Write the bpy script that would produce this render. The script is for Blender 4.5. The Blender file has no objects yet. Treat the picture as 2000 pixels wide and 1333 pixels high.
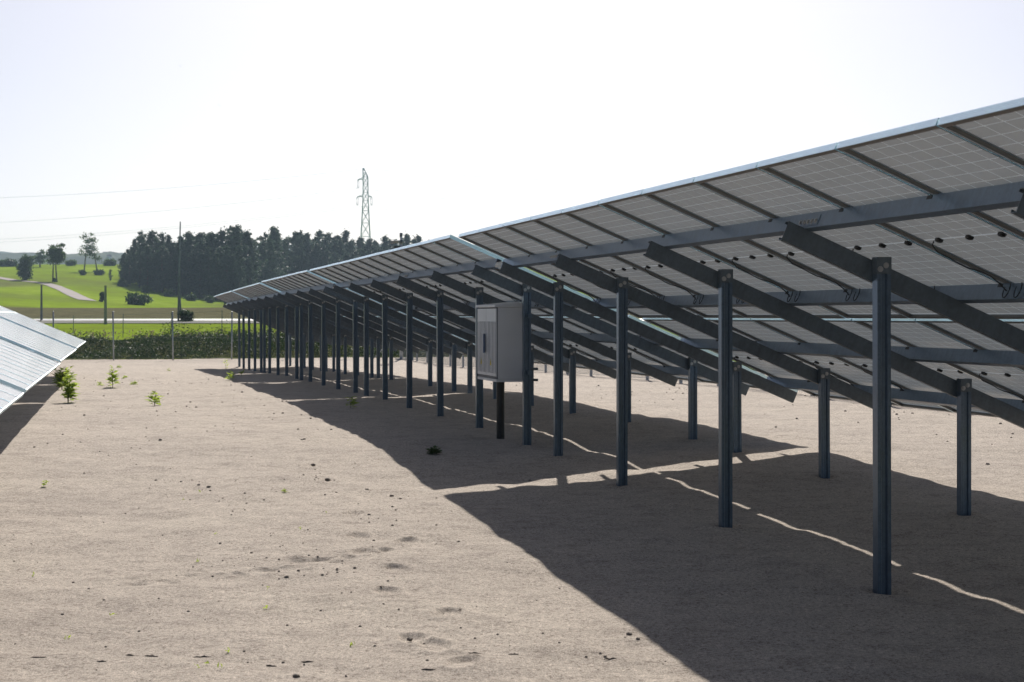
import bpy, bmesh, math, random
import numpy as np
from mathutils import Vector, Matrix

# ----------------------------------------------------------------- camera, world, sun, exposure
# World frame: +Y runs along the rows of solar tables, +X across them, Z up.
FPX, CX, HY = 3420.0, 1000.0, 618.0          # focal length, centre and horizon in photo pixels
PHI = math.radians(12.609)
EYE = 1.6
SUN_EL = math.radians(34.4)
SUN_AZ = math.radians(13.1)                   # from +Y towards +X

scene = bpy.context.scene
col = scene.collection
cam_d = bpy.data.cameras.new('camera')
cam = bpy.data.objects.new('camera', cam_d)
col.objects.link(cam)
cam.location = (0, 0, EYE)
cam.rotation_euler = (math.pi / 2, 0, -PHI)
cam_d.sensor_width = 36.0
cam_d.lens = 36.0 * FPX / 2000.0
cam_d.shift_y = -(666.5 - HY) / 2000.0
cam_d.clip_start = 0.1
cam_d.clip_end = 20000
cam_d.dof.use_dof = True
cam_d.dof.focus_distance = 15.0
cam_d.dof.aperture_fstop = 7.1
scene.camera = cam

world = bpy.data.worlds.new('World')
scene.world = world
world.use_nodes = True
wn = world.node_tree
for n in list(wn.nodes):
    wn.nodes.remove(n)
sky = wn.nodes.new('ShaderNodeTexSky')
sky.sky_type = 'NISHITA'
sky.sun_disc = False
sky.sun_elevation = SUN_EL
sky.sun_rotation = SUN_AZ
sky.air_density = 0.48
sky.dust_density = 1.6
sky.ozone_density = 1.5
bg = wn.nodes.new('ShaderNodeBackground')
bg.inputs['Strength'].default_value = 0.063
wo = wn.nodes.new('ShaderNodeOutputWorld')
wn.links.new(sky.outputs[0], bg.inputs[0])
wn.links.new(bg.outputs[0], wo.inputs[0])

sun_d = bpy.data.lights.new('sun', 'SUN')
sun_d.energy = 4.9
sun_d.angle = math.radians(0.5)
sun_d.color = (1.0, 0.95, 0.88)
sun = bpy.data.objects.new('sun', sun_d)
col.objects.link(sun)
sdir = Vector((math.sin(SUN_AZ) * math.cos(SUN_EL), math.cos(SUN_AZ) * math.cos(SUN_EL), math.sin(SUN_EL)))
sun.rotation_euler = sdir.to_track_quat('Z', 'Y').to_euler()
sun.location = (10, 40, 40)

vs = scene.view_settings
vs.view_transform = 'Standard'
vs.look = 'None'
vs.exposure = 0.42
vs.gamma = 1.0
vs.use_curve_mapping = False
cy = scene.cycles
cy.use_denoising = True
cy.max_bounces = 8
cy.diffuse_bounces = 4
cy.glossy_bounces = 4
cy.transparent_max_bounces = 16
cy.volume_bounces = 0
cy.caustics_reflective = False
cy.caustics_refractive = False

R = random.Random(7)
NR = np.random.RandomState(7)

# ----------------------------------------------------------------- helpers
def tag(o, label=None, cat=None, group=None, kind=None):
    if label: o['label'] = label
    if cat: o['category'] = cat
    if group: o['group'] = group
    if kind: o['kind'] = kind
    return o

def empty(name, loc=(0, 0, 0), rot=(0, 0, 0), parent=None):
    o = bpy.data.objects.new(name, None)
    o.empty_display_size = 0.2
    col.objects.link(o)
    o.location = loc
    o.rotation_euler = rot
    o.parent = parent
    return o

def link(name, mesh, parent=None, loc=(0, 0, 0), rot=(0, 0, 0), scale=(1, 1, 1)):
    o = bpy.data.objects.new(name, mesh)
    col.objects.link(o)
    o.parent = parent
    o.location = loc
    o.rotation_euler = rot
    o.scale = scale
    return o

class MB:
    """collects boxes, tubes, sheets into one mesh"""
    def __init__(self):
        self.v, self.f, self.m = [], [], []
    def add(self, vs_, fs, mi=0):
        b = len(self.v)
        self.v.extend([tuple(p) for p in vs_])
        for f in fs:
            self.f.append(tuple(b + i for i in f))
            self.m.append(mi)
    def box(self, x0, x1, y0, y1, z0, z1, mi=0):
        self.add([(x0, y0, z0), (x1, y0, z0), (x1, y1, z0), (x0, y1, z0),
                  (x0, y0, z1), (x1, y0, z1), (x1, y1, z1), (x0, y1, z1)],
                 [(0, 3, 2, 1), (4, 5, 6, 7), (0, 1, 5, 4), (1, 2, 6, 5), (2, 3, 7, 6), (3, 0, 4, 7)], mi)
    def tube(self, pts, r, n=6, mi=0, cap=True):
        pts = [Vector(p) for p in pts]
        rs = r if isinstance(r, (list, tuple)) else [r] * len(pts)
        rings = []
        up = Vector((0, 0, 1))
        for i, p in enumerate(pts):
            d = (pts[min(i + 1, len(pts) - 1)] - pts[max(i - 1, 0)])
            if d.length < 1e-9: d = Vector((0, 0, 1))
            d.normalize()
            a = d.cross(up)
            if a.length < 1e-3: a = d.cross(Vector((1, 0, 0)))
            a.normalize()
            b = d.cross(a)
            rings.append([p + (a * math.cos(2 * math.pi * k / n) + b * math.sin(2 * math.pi * k / n)) * rs[i] for k in range(n)])
        vs_ = [q for ring in rings for q in ring]
        fs = []
        for i in range(len(pts) - 1):
            for k in range(n):
                fs.append((i * n + k, i * n + (k + 1) % n, (i + 1) * n + (k + 1) % n, (i + 1) * n + k))
        if cap:
            fs.append(tuple(range(n))[::-1])
            fs.append(tuple((len(pts) - 1) * n + k for k in range(n)))
        self.add(vs_, fs, mi)
    def prof(self, poly, a0, a1, axis, mi=0):
        """extrude an open centre-line profile with thickness: poly = closed outline list of 2D points"""
        n = len(poly)
        def P(p, a):
            if axis == 'x': return (a, p[0], p[1])
            if axis == 'y': return (p[0], a, p[1])
            return (p[0], p[1], a)
        vs_ = [P(p, a0) for p in poly] + [P(p, a1) for p in poly]
        fs = [(i, (i + 1) % n, n + (i + 1) % n, n + i) for i in range(n)]
        self.add(vs_, fs, mi)
        # caps: strip outline halves (outline built as offset centre line: first half / second half reversed)
        h = n // 2
        for base in (0, n):
            for i in range(h - 1):
                self.f.append(tuple(len(self.v) - 2 * n + base + k for k in (i, i + 1, n - 2 - i, n - 1 - i)))
                self.m.append(mi)
    def mesh(self, name, mats, smooth=False, fix=True):
        me = bpy.data.meshes.new(name)
        me.from_pydata(self.v, [], self.f)
        for m in (mats if isinstance(mats, (list, tuple)) else [mats]):
            me.materials.append(m)
        me.polygons.foreach_set('material_index', self.m)
        if fix:
            bm = bmesh.new(); bm.from_mesh(me)
            bmesh.ops.recalc_face_normals(bm, faces=bm.faces)
            bm.to_mesh(me); bm.free()
        if smooth:
            me.polygons.foreach_set('use_smooth', [True] * len(me.polygons))
        me.update()
        return me

def outline(cl, th):
    """closed outline of an open polyline with thickness th (mitred)"""
    cl = [Vector(p) for p in cl]
    L, Rr = [], []
    for i, p in enumerate(cl):
        d1 = (cl[i] - cl[i - 1]).normalized() if i > 0 else (cl[1] - cl[0]).normalized()
        d2 = (cl[i + 1] - cl[i]).normalized() if i < len(cl) - 1 else d1
        n1 = Vector((-d1.y, d1.x)); n2 = Vector((-d2.y, d2.x))
        nn = (n1 + n2)
        nn = nn / max(nn.length_squared / 2, 0.2)
        L.append(p + nn * th / 2); Rr.append(p - nn * th / 2)
    return [tuple(p) for p in L] + [tuple(p) for p in reversed(Rr)]

def sm(a, b, x):
    t = np.clip((np.asarray(x, float) - a) / (b - a), 0, 1)
    return t * t * (3 - 2 * t)

_perm = {}
def vnoise(x, y, seed=0):
    x = np.asarray(x, float); y = np.asarray(y, float)
    if seed not in _perm:
        _perm[seed] = np.random.RandomState(1000 + seed).rand(256, 256)
    T = _perm[seed]
    xi = np.floor(x).astype(int); yi = np.floor(y).astype(int)
    fx = x - xi; fy = y - yi
    fx = fx * fx * (3 - 2 * fx); fy = fy * fy * (3 - 2 * fy)
    a = T[xi & 255, yi & 255]; b = T[(xi + 1) & 255, yi & 255]
    c = T[xi & 255, (yi + 1) & 255]; d = T[(xi + 1) & 255, (yi + 1) & 255]
    return (a * (1 - fx) + b * fx) * (1 - fy) + (c * (1 - fx) + d * fx) * fy - 0.5

def rd(X, Y):        # world -> right, depth in the direction the visitor looks
    return X * math.cos(PHI) - Y * math.sin(PHI), X * math.sin(PHI) + Y * math.cos(PHI)
def xy(r, d):
    return r * math.cos(PHI) + d * math.sin(PHI), -r * math.sin(PHI) + d * math.cos(PHI)

# ----------------------------------------------------------------- materials
def mat(name):
    m = bpy.data.materials.new(name)
    m.use_nodes = True
    nt = m.node_tree
    b = nt.nodes['Principled BSDF']
    return m, nt, b

def N(nt, typ, **kw):
    n = nt.nodes.new(typ)
    for k, v in kw.items():
        if k.startswith('i_'):
            n.inputs[k[2:].replace('_', ' ')].default_value = v
        else:
            setattr(n, k, v)
    return n

def ramp(nt, fac, stops):
    r = nt.nodes.new('ShaderNodeValToRGB')
    els = r.color_ramp.elements
    while len(els) < len(stops): els.new(0.5)
    for e, (p, c) in zip(els, stops):
        e.position = p
        e.color = (c[0], c[1], c[2], 1)
    nt.links.new(fac, r.inputs[0])
    return r.outputs[0]

def simple(name, c, rough=0.6, metal=0.0, var=0.12, scale=8.0, bump=0.0, bscale=60.0, spec=0.5):
    m, nt, b = mat(name)
    tc = N(nt, 'ShaderNodeTexCoord')
    nz = N(nt, 'ShaderNodeTexNoise', i_Scale=scale, i_Detail=5.0)
    nt.links.new(tc.outputs['Object'], nz.inputs['Vector'])
    c0 = [max(0, x * (1 - var)) for x in c]; c1 = [min(1, x * (1 + var)) for x in c]
    nt.links.new(ramp(nt, nz.outputs[0], [(0.3, c0), (0.7, c1)]), b.inputs['Base Color'])
    b.inputs['Roughness'].default_value = rough
    b.inputs['Metallic'].default_value = metal
    b.inputs['Specular IOR Level'].default_value = spec
    if bump:
        n2 = N(nt, 'ShaderNodeTexNoise', i_Scale=bscale, i_Detail=4.0)
        nt.links.new(tc.outputs['Object'], n2.inputs['Vector'])
        bp = N(nt, 'ShaderNodeBump', i_Strength=bump, i_Distance=0.01)
        nt.links.new(n2.outputs[0], bp.inputs['Height'])
        nt.links.new(bp.outputs[0], b.inputs['Normal'])
    return m

def steel(name, c, rough, metal):
    m, nt, b = mat(name)
    tc = N(nt, 'ShaderNodeTexCoord')
    mp = N(nt, 'ShaderNodeMapping'); mp.inputs['Scale'].default_value = (1, 1, 0.25)
    nt.links.new(tc.outputs['Object'], mp.inputs[0])
    nz = N(nt, 'ShaderNodeTexNoise', i_Scale=22.0, i_Detail=6.0, i_Roughness=0.65)
    nt.links.new(mp.outputs[0], nz.inputs['Vector'])
    nt.links.new(ramp(nt, nz.outputs[0], [(0.3, [x * 0.8 for x in c]), (0.7, [x * 1.15 for x in c])]), b.inputs['Base Color'])
    rr = N(nt, 'ShaderNodeMapRange'); rr.inputs[3].default_value = rough - 0.08; rr.inputs[4].default_value = rough + 0.12
    nt.links.new(nz.outputs[0], rr.inputs[0])
    nt.links.new(rr.outputs[0], b.inputs['Roughness'])
    b.inputs['Metallic'].default_value = metal
    vo = N(nt, 'ShaderNodeTexVoronoi', i_Scale=55.0)                 # zinc spangle
    nt.links.new(tc.outputs['Object'], vo.inputs['Vector'])
    sp = N(nt, 'ShaderNodeSeparateColor'); nt.links.new(vo.outputs['Color'], sp.inputs[0])
    mr = N(nt, 'ShaderNodeMapRange'); mr.inputs[3].default_value = 0.92; mr.inputs[4].default_value = 1.08
    nt.links.new(sp.outputs[0], mr.inputs[0])
    old = b.inputs['Base Color'].links[0].from_socket
    mm = N(nt, 'ShaderNodeVectorMath', operation='SCALE')
    nt.links.new(old, mm.inputs[0]); nt.links.new(mr.outputs[0], mm.inputs['Scale'])
    nt.links.new(mm.outputs[0], b.inputs['Base Color'])
    b.inputs['Coat Weight'].default_value = 0.35
    b.inputs['Coat Roughness'].default_value = 0.3
    return m

M = {}
M['post'] = steel('galvanised_post_steel', (0.105, 0.15, 0.205), 0.32, 0.6)
M['rafter'] = steel('galvanised_rafter_steel', (0.115, 0.142, 0.168), 0.40, 0.4)
M['purlin'] = steel('galvanised_purlin_steel', (0.20, 0.265, 0.345), 0.38, 0.65)
M['alu'] = simple('anodised_aluminium', (0.78, 0.93, 1.0), 0.28, 0.95, 0.03, 3.0)
M['inner'] = simple('shaded_inner_aluminium', (0.23, 0.22, 0.21), 0.6, 0.2, 0.05, 3.0)  # frame aluminium with the shade of its inner faces put into the colour
M['flange'] = simple('lit_frame_flange', (0.93, 0.95, 0.98), 0.2, 0.9, 0.02, 3.0)  # same aluminium lightened, stands in for the bright reflection along the joints
M['bolt'] = simple('bolt_steel', (0.45, 0.45, 0.45), 0.35, 0.9)
M['black'] = simple('black_plastic', (0.012, 0.012, 0.013), 0.5)
M['cable'] = simple('black_cable_rubber', (0.010, 0.010, 0.011), 0.45)
M['fence'] = steel('galvanised_fence_tube', (0.36, 0.39, 0.43), 0.42, 0.7)
M['wire'] = simple('galvanised_wire', (0.30, 0.33, 0.34), 0.5, 0.5)
M['cab'] = simple('grey_cabinet_polyester', (0.66, 0.67, 0.67), 0.4, 0.0, 0.05, 3.0)
M['cabdark'] = simple('cabinet_seam_dark', (0.10, 0.11, 0.12), 0.6)
M['handle'] = simple('blue_grey_handle', (0.13, 0.17, 0.25), 0.4)
M['yellow'] = simple('warning_sticker_yellow', (0.65, 0.52, 0.05), 0.6)
M['pipe'] = simple('black_corrugated_conduit', (0.008, 0.008, 0.008), 0.45)
M['mast'] = simple('white_painted_mast', (0.55, 0.57, 0.60), 0.4)
M['pylon'] = simple('pylon_galvanised_teal', (0.42, 0.60, 0.62), 0.6, 0.0)
M['concrete'] = simple('weathered_concrete', (0.26, 0.27, 0.28), 0.85, 0, 0.2, 3.0)
M['wood'] = simple('creosoted_pole_wood', (0.24, 0.27, 0.29), 0.85, 0, 0.25, 4.0)
M['bark'] = simple('pine_bark', (0.09, 0.065, 0.05), 0.9, 0, 0.3, 2.0)
M['birchbark'] = simple('pale_trunk_bark', (0.17, 0.15, 0.12), 0.9, 0, 0.3, 2.0)
M['house'] = simple('white_render_wall', (0.75, 0.74, 0.70), 0.8)
M['roof'] = simple('grey_roof_tiles', (0.22, 0.17, 0.15), 0.8)
M['pane'] = simple('dark_window_glass', (0.03, 0.04, 0.05), 0.15)
M['bird'] = simple('bird_plumage', (0.12, 0.14, 0.15), 0.8)

def leafmat(name, c1, c2, trans=0.35):
    m, nt, b = mat(name)
    gi = N(nt, 'ShaderNodeNewGeometry')
    oi = N(nt, 'ShaderNodeObjectInfo')
    ad = N(nt, 'ShaderNodeMath', operation='ADD')
    nt.links.new(gi.outputs['Random Per Island'], ad.inputs[0])
    ml = N(nt, 'ShaderNodeMath', operation='MULTIPLY'); ml.inputs[1].default_value = 0.35
    nt.links.new(oi.outputs['Random'], ml.inputs[0])
    nt.links.new(ml.outputs[0], ad.inputs[1])
    c = ramp(nt, ad.outputs[0], [(0.0, c1), (1.2 / 1.35, c2)])
    b.inputs['Roughness'].default_value = 0.6
    b.inputs['Specular IOR Level'].default_value = 0.25
    nt.links.new(c, b.inputs['Base Color'])
    tr = N(nt, 'ShaderNodeBsdfTranslucent')
    nt.links.new(c, tr.inputs[0])
    mx = N(nt, 'ShaderNodeMixShader'); mx.inputs[0].default_value = trans
    out = nt.nodes['Material Output']
    nt.links.new(b.outputs[0], mx.inputs[1]); nt.links.new(tr.outputs[0], mx.inputs[2])
    nt.links.new(mx.outputs[0], out.inputs[0])
    return m
M['needles'] = leafmat('pine_needles', (0.018, 0.037, 0.030), (0.062, 0.100, 0.058), 0.36)
M['leaves'] = leafmat('deciduous_leaves', (0.045, 0.080, 0.022), (0.095, 0.155, 0.040), 0.35)
M['shrub'] = leafmat('shrub_leaves', (0.025, 0.055, 0.020), (0.060, 0.110, 0.035), 0.25)
M['weed'] = leafmat('weed_leaves', (0.26, 0.36, 0.03), (0.44, 0.54, 0.09), 0.6)
M['weedstem'] = simple('weed_stem', (0.16, 0.17, 0.06), 0.7)
M['bankweed'] = leafmat('bank_weed_leaves', (0.022, 0.046, 0.016), (0.046, 0.082, 0.024), 0.28)
M['seed'] = leafmat('dry_seed_heads', (0.17, 0.14, 0.09), (0.26, 0.23, 0.15), 0.4)
M['clod'] = simple('dark_soil_clod', (0.20, 0.17, 0.14), 0.95, 0, 0.3, 30.0, 0.6, 80)
M['twig'] = simple('dry_dark_twig', (0.12, 0.10, 0.08), 0.9)

def sand_mat():
    m, nt, b = mat('pale_sand')
    tc = N(nt, 'ShaderNodeTexCoord')
    o = tc.outputs['Object']
    n1 = N(nt, 'ShaderNodeTexNoise', i_Scale=0.55, i_Detail=4.0); nt.links.new(o, n1.inputs['Vector'])
    n2 = N(nt, 'ShaderNodeTexNoise', i_Scale=5.0, i_Detail=6.0, i_Roughness=0.7); nt.links.new(o, n2.inputs['Vector'])
    n3 = N(nt, 'ShaderNodeTexNoise', i_Scale=120.0, i_Detail=3.0, i_Roughness=0.8); nt.links.new(o, n3.inputs['Vector'])
    c1 = ramp(nt, n1.outputs[0], [(0.3, (0.455, 0.394, 0.336)), (0.55, (0.50, 0.434, 0.368)), (0.75, (0.525, 0.46, 0.386))])
    c2 = ramp(nt, n2.outputs[0], [(0.32, (0.76, 0.75, 0.75)), (0.55, (1, 1, 1))])
    c3 = ramp(nt, n3.outputs[0], [(0.36, (0.52, 0.50, 0.48)), (0.5, (1, 1, 1)), (0.62, (1.35, 1.35, 1.35))])
    mu = N(nt, 'ShaderNodeMix', data_type='RGBA', blend_type='MULTIPLY'); mu.inputs[0].default_value = 1
    nt.links.new(c1, mu.inputs[6]); nt.links.new(c2, mu.inputs[7])
    mu2 = N(nt, 'ShaderNodeMix', data_type='RGBA', blend_type='MULTIPLY'); mu2.inputs[0].default_value = 1
    nt.links.new(mu.outputs[2], mu2.inputs[6]); nt.links.new(c3, mu2.inputs[7])
    n5 = N(nt, 'ShaderNodeTexNoise', i_Scale=42.0, i_Detail=2.0, i_Roughness=0.5); nt.links.new(o, n5.inputs['Vector'])
    c5 = ramp(nt, n5.outputs[0], [(0.30, (0.55, 0.52, 0.50)), (0.42, (0.95, 0.95, 0.95)), (0.55, (1, 1, 1)), (0.66, (1.2, 1.2, 1.2))])
    mu3 = N(nt, 'ShaderNodeMix', data_type='RGBA', blend_type='MULTIPLY'); mu3.inputs[0].default_value = 1
    nt.links.new(mu2.outputs[2], mu3.inputs[6]); nt.links.new(c5, mu3.inputs[7])
    nt.links.new(mu3.outputs[2], b.inputs['Base Color'])
    b.inputs['Roughness'].default_value = 0.95
    b.inputs['Specular IOR Level'].default_value = 0.15
    bp = N(nt, 'ShaderNodeBump', i_Strength=0.8, i_Distance=0.014)
    nt.links.new(n3.outputs[0], bp.inputs['Height'])
    bp2 = N(nt, 'ShaderNodeBump', i_Strength=0.3, i_Distance=0.03)
    n4 = N(nt, 'ShaderNodeTexNoise', i_Scale=14.0, i_Detail=5.0); nt.links.new(o, n4.inputs['Vector'])
    nt.links.new(n4.outputs[0], bp2.inputs['Height'])
    nt.links.new(bp.outputs[0], bp2.inputs['Normal'])
    nt.links.new(bp2.outputs[0], b.inputs['Normal'])
    return m
M['sand'] = sand_mat()

def field_mat():
    m, nt, b = mat('meadow_and_stubble')
    at = N(nt, 'ShaderNodeVertexColor', layer_name='soil')
    tc = N(nt, 'ShaderNodeTexCoord'); o = tc.outputs['Object']
    mp = N(nt, 'ShaderNodeMapping'); mp.inputs['Scale'].default_value = (1, 0.35, 1)
    nt.links.new(o, mp.inputs[0])
    n1 = N(nt, 'ShaderNodeTexNoise', i_Scale=0.05, i_Detail=8.0, i_Roughness=0.72); nt.links.new(mp.outputs[0], n1.inputs['Vector'])
    n2 = N(nt, 'ShaderNodeTexNoise', i_Scale=0.5, i_Detail=6.0, i_Roughness=0.7); nt.links.new(o, n2.inputs['Vector'])
    g = ramp(nt, n1.outputs[0], [(0.30, (0.175, 0.20, 0.036)), (0.5, (0.205, 0.29, 0.026)), (0.68, (0.275, 0.36, 0.045))])
    s = ramp(nt, n2.outputs[0], [(0.3, (0.095, 0.085, 0.060)), (0.7, (0.165, 0.152, 0.095))])
    v = ramp(nt, n2.outputs[0], [(0.3, (0.82, 0.82, 0.82)), (0.7, (1.1, 1.1, 1.1))])
    wv = N(nt, 'ShaderNodeTexWave', i_Scale=0.16, i_Distortion=4.0, i_Detail=2.0)
    mpw = N(nt, 'ShaderNodeMapping'); mpw.inputs['Rotation'].default_value = (0, 0, 0.9)
    nt.links.new(o, mpw.inputs[0]); nt.links.new(mpw.outputs[0], wv.inputs[0])
    wc = ramp(nt, wv.outputs[1], [(0.2, (0.78, 0.78, 0.76)), (0.8, (1.12, 1.12, 1.1))])
    ms = N(nt, 'ShaderNodeMix', data_type='RGBA', blend_type='MULTIPLY'); ms.inputs[0].default_value = 1
    nt.links.new(s, ms.inputs[6]); nt.links.new(wc, ms.inputs[7]); s = ms.outputs[2]
    mx = N(nt, 'ShaderNodeMix', data_type='RGBA')
    sep = N(nt, 'ShaderNodeSeparateColor'); nt.links.new(at.outputs[0], sep.inputs[0])
    nt.links.new(sep.outputs[0], mx.inputs[0])
    mu = N(nt, 'ShaderNodeMix', data_type='RGBA', blend_type='MULTIPLY'); mu.inputs[0].default_value = 1
    nt.links.new(g, mu.inputs[6]); nt.links.new(v, mu.inputs[7])
    nt.links.new(mu.outputs[2], mx.inputs[6]); nt.links.new(s, mx.inputs[7])
    nt.links.new(mx.outputs[2], b.inputs['Base Color'])
    b.inputs['Roughness'].default_value = 0.9
    b.inputs['Specular IOR Level'].default_value = 0.0
    tr = N(nt, 'ShaderNodeBsdfTranslucent')
    bp = N(nt, 'ShaderNodeBump', i_Strength=0.6, i_Distance=0.5)
    nt.links.new(n2.outputs[0], bp.inputs['Height'])
    nt.links.new(bp.outputs[0], b.inputs['Normal'])
    return m
M['field'] = field_mat()
M['road'] = simple('pale_worn_asphalt', (0.22, 0.22, 0.225), 0.38, 0, 0.1, 0.5)
M['verge'] = simple('dark_road_verge', (0.075, 0.075, 0.05), 0.95, 0, 0.3, 0.8)
M['path'] = simple('dusty_dirt_track', (0.26, 0.22, 0.20), 0.95, 0, 0.15, 0.2)

def hills_mat():
    m, nt, b = mat('distant_wooded_hills')
    tc = N(nt, 'ShaderNodeTexCoord')
    n1 = N(nt, 'ShaderNodeTexNoise', i_Scale=0.012, i_Detail=7.0, i_Roughness=0.65); nt.links.new(tc.outputs['Object'], n1.inputs['Vector'])
    c = ramp(nt, n1.outputs[0], [(0.38, (0.020, 0.036, 0.024)), (0.55, (0.040, 0.062, 0.035)), (0.66, (0.10, 0.125, 0.06))])
    nt.links.new(c, b.inputs['Base Color'])
    b.inputs['Roughness'].default_value = 0.95
    b.inputs['Specular IOR Level'].default_value = 0.05
    return m
M['hills'] = hills_mat()

def glass_front():
    """sun side of a module: dark cells with pale grid lines under glass"""
    m, nt, b = mat('module_front_glass')
    tc = N(nt, 'ShaderNodeTexCoord')
    sx = N(nt, 'ShaderNodeSeparateXYZ'); nt.links.new(tc.outputs['Object'], sx.inputs[0])
    def lines(out, off, pitch, wid):
        a = N(nt, 'ShaderNodeMath', operation='SUBTRACT'); a.inputs[1].default_value = off; nt.links.new(out, a.inputs[0])
        d = N(nt, 'ShaderNodeMath', operation='DIVIDE'); d.inputs[1].default_value = pitch; nt.links.new(a.outputs[0], d.inputs[0])
        f = N(nt, 'ShaderNodeMath', operation='PINGPONG'); f.inputs[1].default_value = 0.5; nt.links.new(d.outputs[0], f.inputs[0])
        l = N(nt, 'ShaderNodeMath', operation='LESS_THAN'); l.inputs[1].default_value = wid / pitch / 2; nt.links.new(f.outputs[0], l.inputs[0])
        return l.outputs[0]
    a = lines(sx.outputs[1], MARG_V, CP_V, 0.008)
    c = lines(sx.outputs[0], MARG_U, CP_U, 0.004)
    mx = N(nt, 'ShaderNodeMath', operation='MAXIMUM'); nt.links.new(a, mx.inputs[0]); nt.links.new(c, mx.inputs[1])
    cl = ramp(nt, mx.outputs[0], [(0.0, (0.055, 0.085, 0.13)), (1.0, (0.42, 0.46, 0.50))])
    nt.links.new(cl, b.inputs['Base Color'])
    b.inputs['Roughness'].default_value = 0.22
    b.inputs['IOR'].default_value = 1.5
    b.inputs['Coat Weight'].default_value = 1.0
    b.inputs['Coat Roughness'].default_value = 0.12
    tp_ = N(nt, 'ShaderNodeBsdfTransparent')
    mxs = N(nt, 'ShaderNodeMixShader'); mxs.inputs[0].default_value = 0.30
    out = nt.nodes['Material Output']
    nt.links.new(b.outputs[0], mxs.inputs[1]); nt.links.new(tp_.outputs[0], mxs.inputs[2])
    nt.links.new(mxs.outputs[0], out.inputs[0])
    return m

# module dimensions
PW, PL, PITCH, MGAP = 1.134, 2.243, 1.154, 0.046
BETA = math.atan(0.4290)
CB, SB = math.cos(BETA), math.sin(BETA)
S_TOP, Z_TOP = 3.631, 0.903
S_POST, S_REAR = 4.606, 6.63
MARG_V, MARG_U = 0.022, 0.03
CP_V = (PW - 2 * MARG_V) / 6
CP_U = (PL - 2 * MARG_U) / 24
M['front'] = glass_front()
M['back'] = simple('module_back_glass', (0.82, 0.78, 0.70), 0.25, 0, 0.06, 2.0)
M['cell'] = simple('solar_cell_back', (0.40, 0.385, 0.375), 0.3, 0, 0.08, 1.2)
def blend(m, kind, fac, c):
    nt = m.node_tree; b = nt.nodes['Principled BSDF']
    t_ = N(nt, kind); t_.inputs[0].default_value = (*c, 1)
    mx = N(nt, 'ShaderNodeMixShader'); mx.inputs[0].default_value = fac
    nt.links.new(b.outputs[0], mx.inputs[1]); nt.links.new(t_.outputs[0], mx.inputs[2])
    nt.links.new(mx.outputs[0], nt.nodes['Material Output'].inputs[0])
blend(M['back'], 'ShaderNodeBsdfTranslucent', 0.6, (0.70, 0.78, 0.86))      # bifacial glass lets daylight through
blend(M['cell'], 'ShaderNodeBsdfTransparent', 0.54, (1.0, 0.98, 0.95))      # see-through share put in to lighten the shaded undersides

# ----------------------------------------------------------------- terrain heights (absolute Z)
_ty = np.array([-20, 5, 7, 10.06, 12.93, 15.81, 18.27, 20.5, 22.5, 25.4, 28.2, 31, 33.4, 35, 37.8, 40.6, 43.5, 45.75, 49.9, 52.7, 55.6, 57.7, 61.9, 64.7, 67.7, 70.2, 76, 80, 90])
_tz = np.array([-1.80, -1.76, -1.745, -1.711, -1.652, -1.592, -1.535, -1.487, -1.480, -1.505, -1.504, -1.503, -1.510, -1.537, -1.570, -1.602, -1.638, -1.671, -1.72, -1.773, -1.817, -1.855, -1.925, -1.957, -2.005, -2.02, -2.0, -1.97, -1.97])
def sand_base(X, Y):
    z = np.interp(Y, _ty, _tz) + EYE
    return z + 0.03 * sm(5, 7, X) + 0.0 * X

FOOT = []   # footprints: x, y, angle
def sand_z(X, Y):
    X = np.asarray(X, float); Y = np.asarray(Y, float)
    z = sand_base(X, Y)
    z = z + 0.04 * vnoise(X * 0.45, Y * 0.45, 1) + 0.030 * vnoise(X * 1.1, Y * 1.1, 2) + 0.026 * vnoise(X * 2.7, Y * 2.7, 3) + 0.007 * vnoise(X * 6, Y * 6, 4) + 0.006 * vnoise(X * 13, Y * 13, 6)
    return z

_bd = np.array([0, 88, 100, 130, 137, 147.5, 160, 220, 300, 380, 430, 470, 520, 620, 760, 1000, 3000])
_bz = np.array([-1.2, -1.2, -0.95, -0.66, -0.56, -0.20, 0.0, 2.1, 4.7, 7.2, 9.3, 11.0, 13.2, 18.2, 15.0, 8.0, 0.0])
def field_z(X, Y):
    X = np.asarray(X, float); Y = np.asarray(Y, float)
    r, d = rd(X, Y)
    b = np.interp(d, _bd, _bz)
    w = 1 - 0.70 * np.exp(-((r + 50) / 45.0) ** 2) * sm(150, 250, d) * (1 - sm(480, 620, d))
    b = np.where(b > 0, b * w, b)
    b = b + 0.35 * vnoise(r * 0.02, d * 0.02, 5) * sm(170, 300, d) * 2
    low = np.interp(Y, _ty, _tz) - 0.7 * (1 - sm(80.9, 81.8, Y)) * (1 - sm(19, 21, X))
    k = np.maximum(sm(81.6, 87.0, Y), sm(24, 60, X))
    k = np.maximum(k, sm(-48, -70, X)) if False else k
    z = low * (1 - k) + b * k
    return z + EYE

def ground_z(X, Y):
    if Y < 81.4 and -46 < X < 19.5:
        return float(sand_z(X, Y))
    return float(field_z(X, Y))

def ray(x, y, d):
    X, Y = xy((x - CX) / FPX * d, d)
    return X, Y, EYE + (HY - y) / FPX * d

def hit(x, y, d0=4.0, d1=2500.0):
    d = d0
    while d < d1:
        X, Y, Z = ray(x, y, d)
        if Z <= ground_z(X, Y):
            lo, hi = d / 1.006, d
            for _ in range(14):
                mid = (lo + hi) / 2
                X, Y, Z = ray(x, y, mid)
                if Z <= ground_z(X, Y): hi = mid
                else: lo = mid
            X, Y, Z = ray(x, y, hi)
            return X, Y, ground_z(X, Y), hi
        d *= 1.006
    raise ValueError((x, y))

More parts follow.
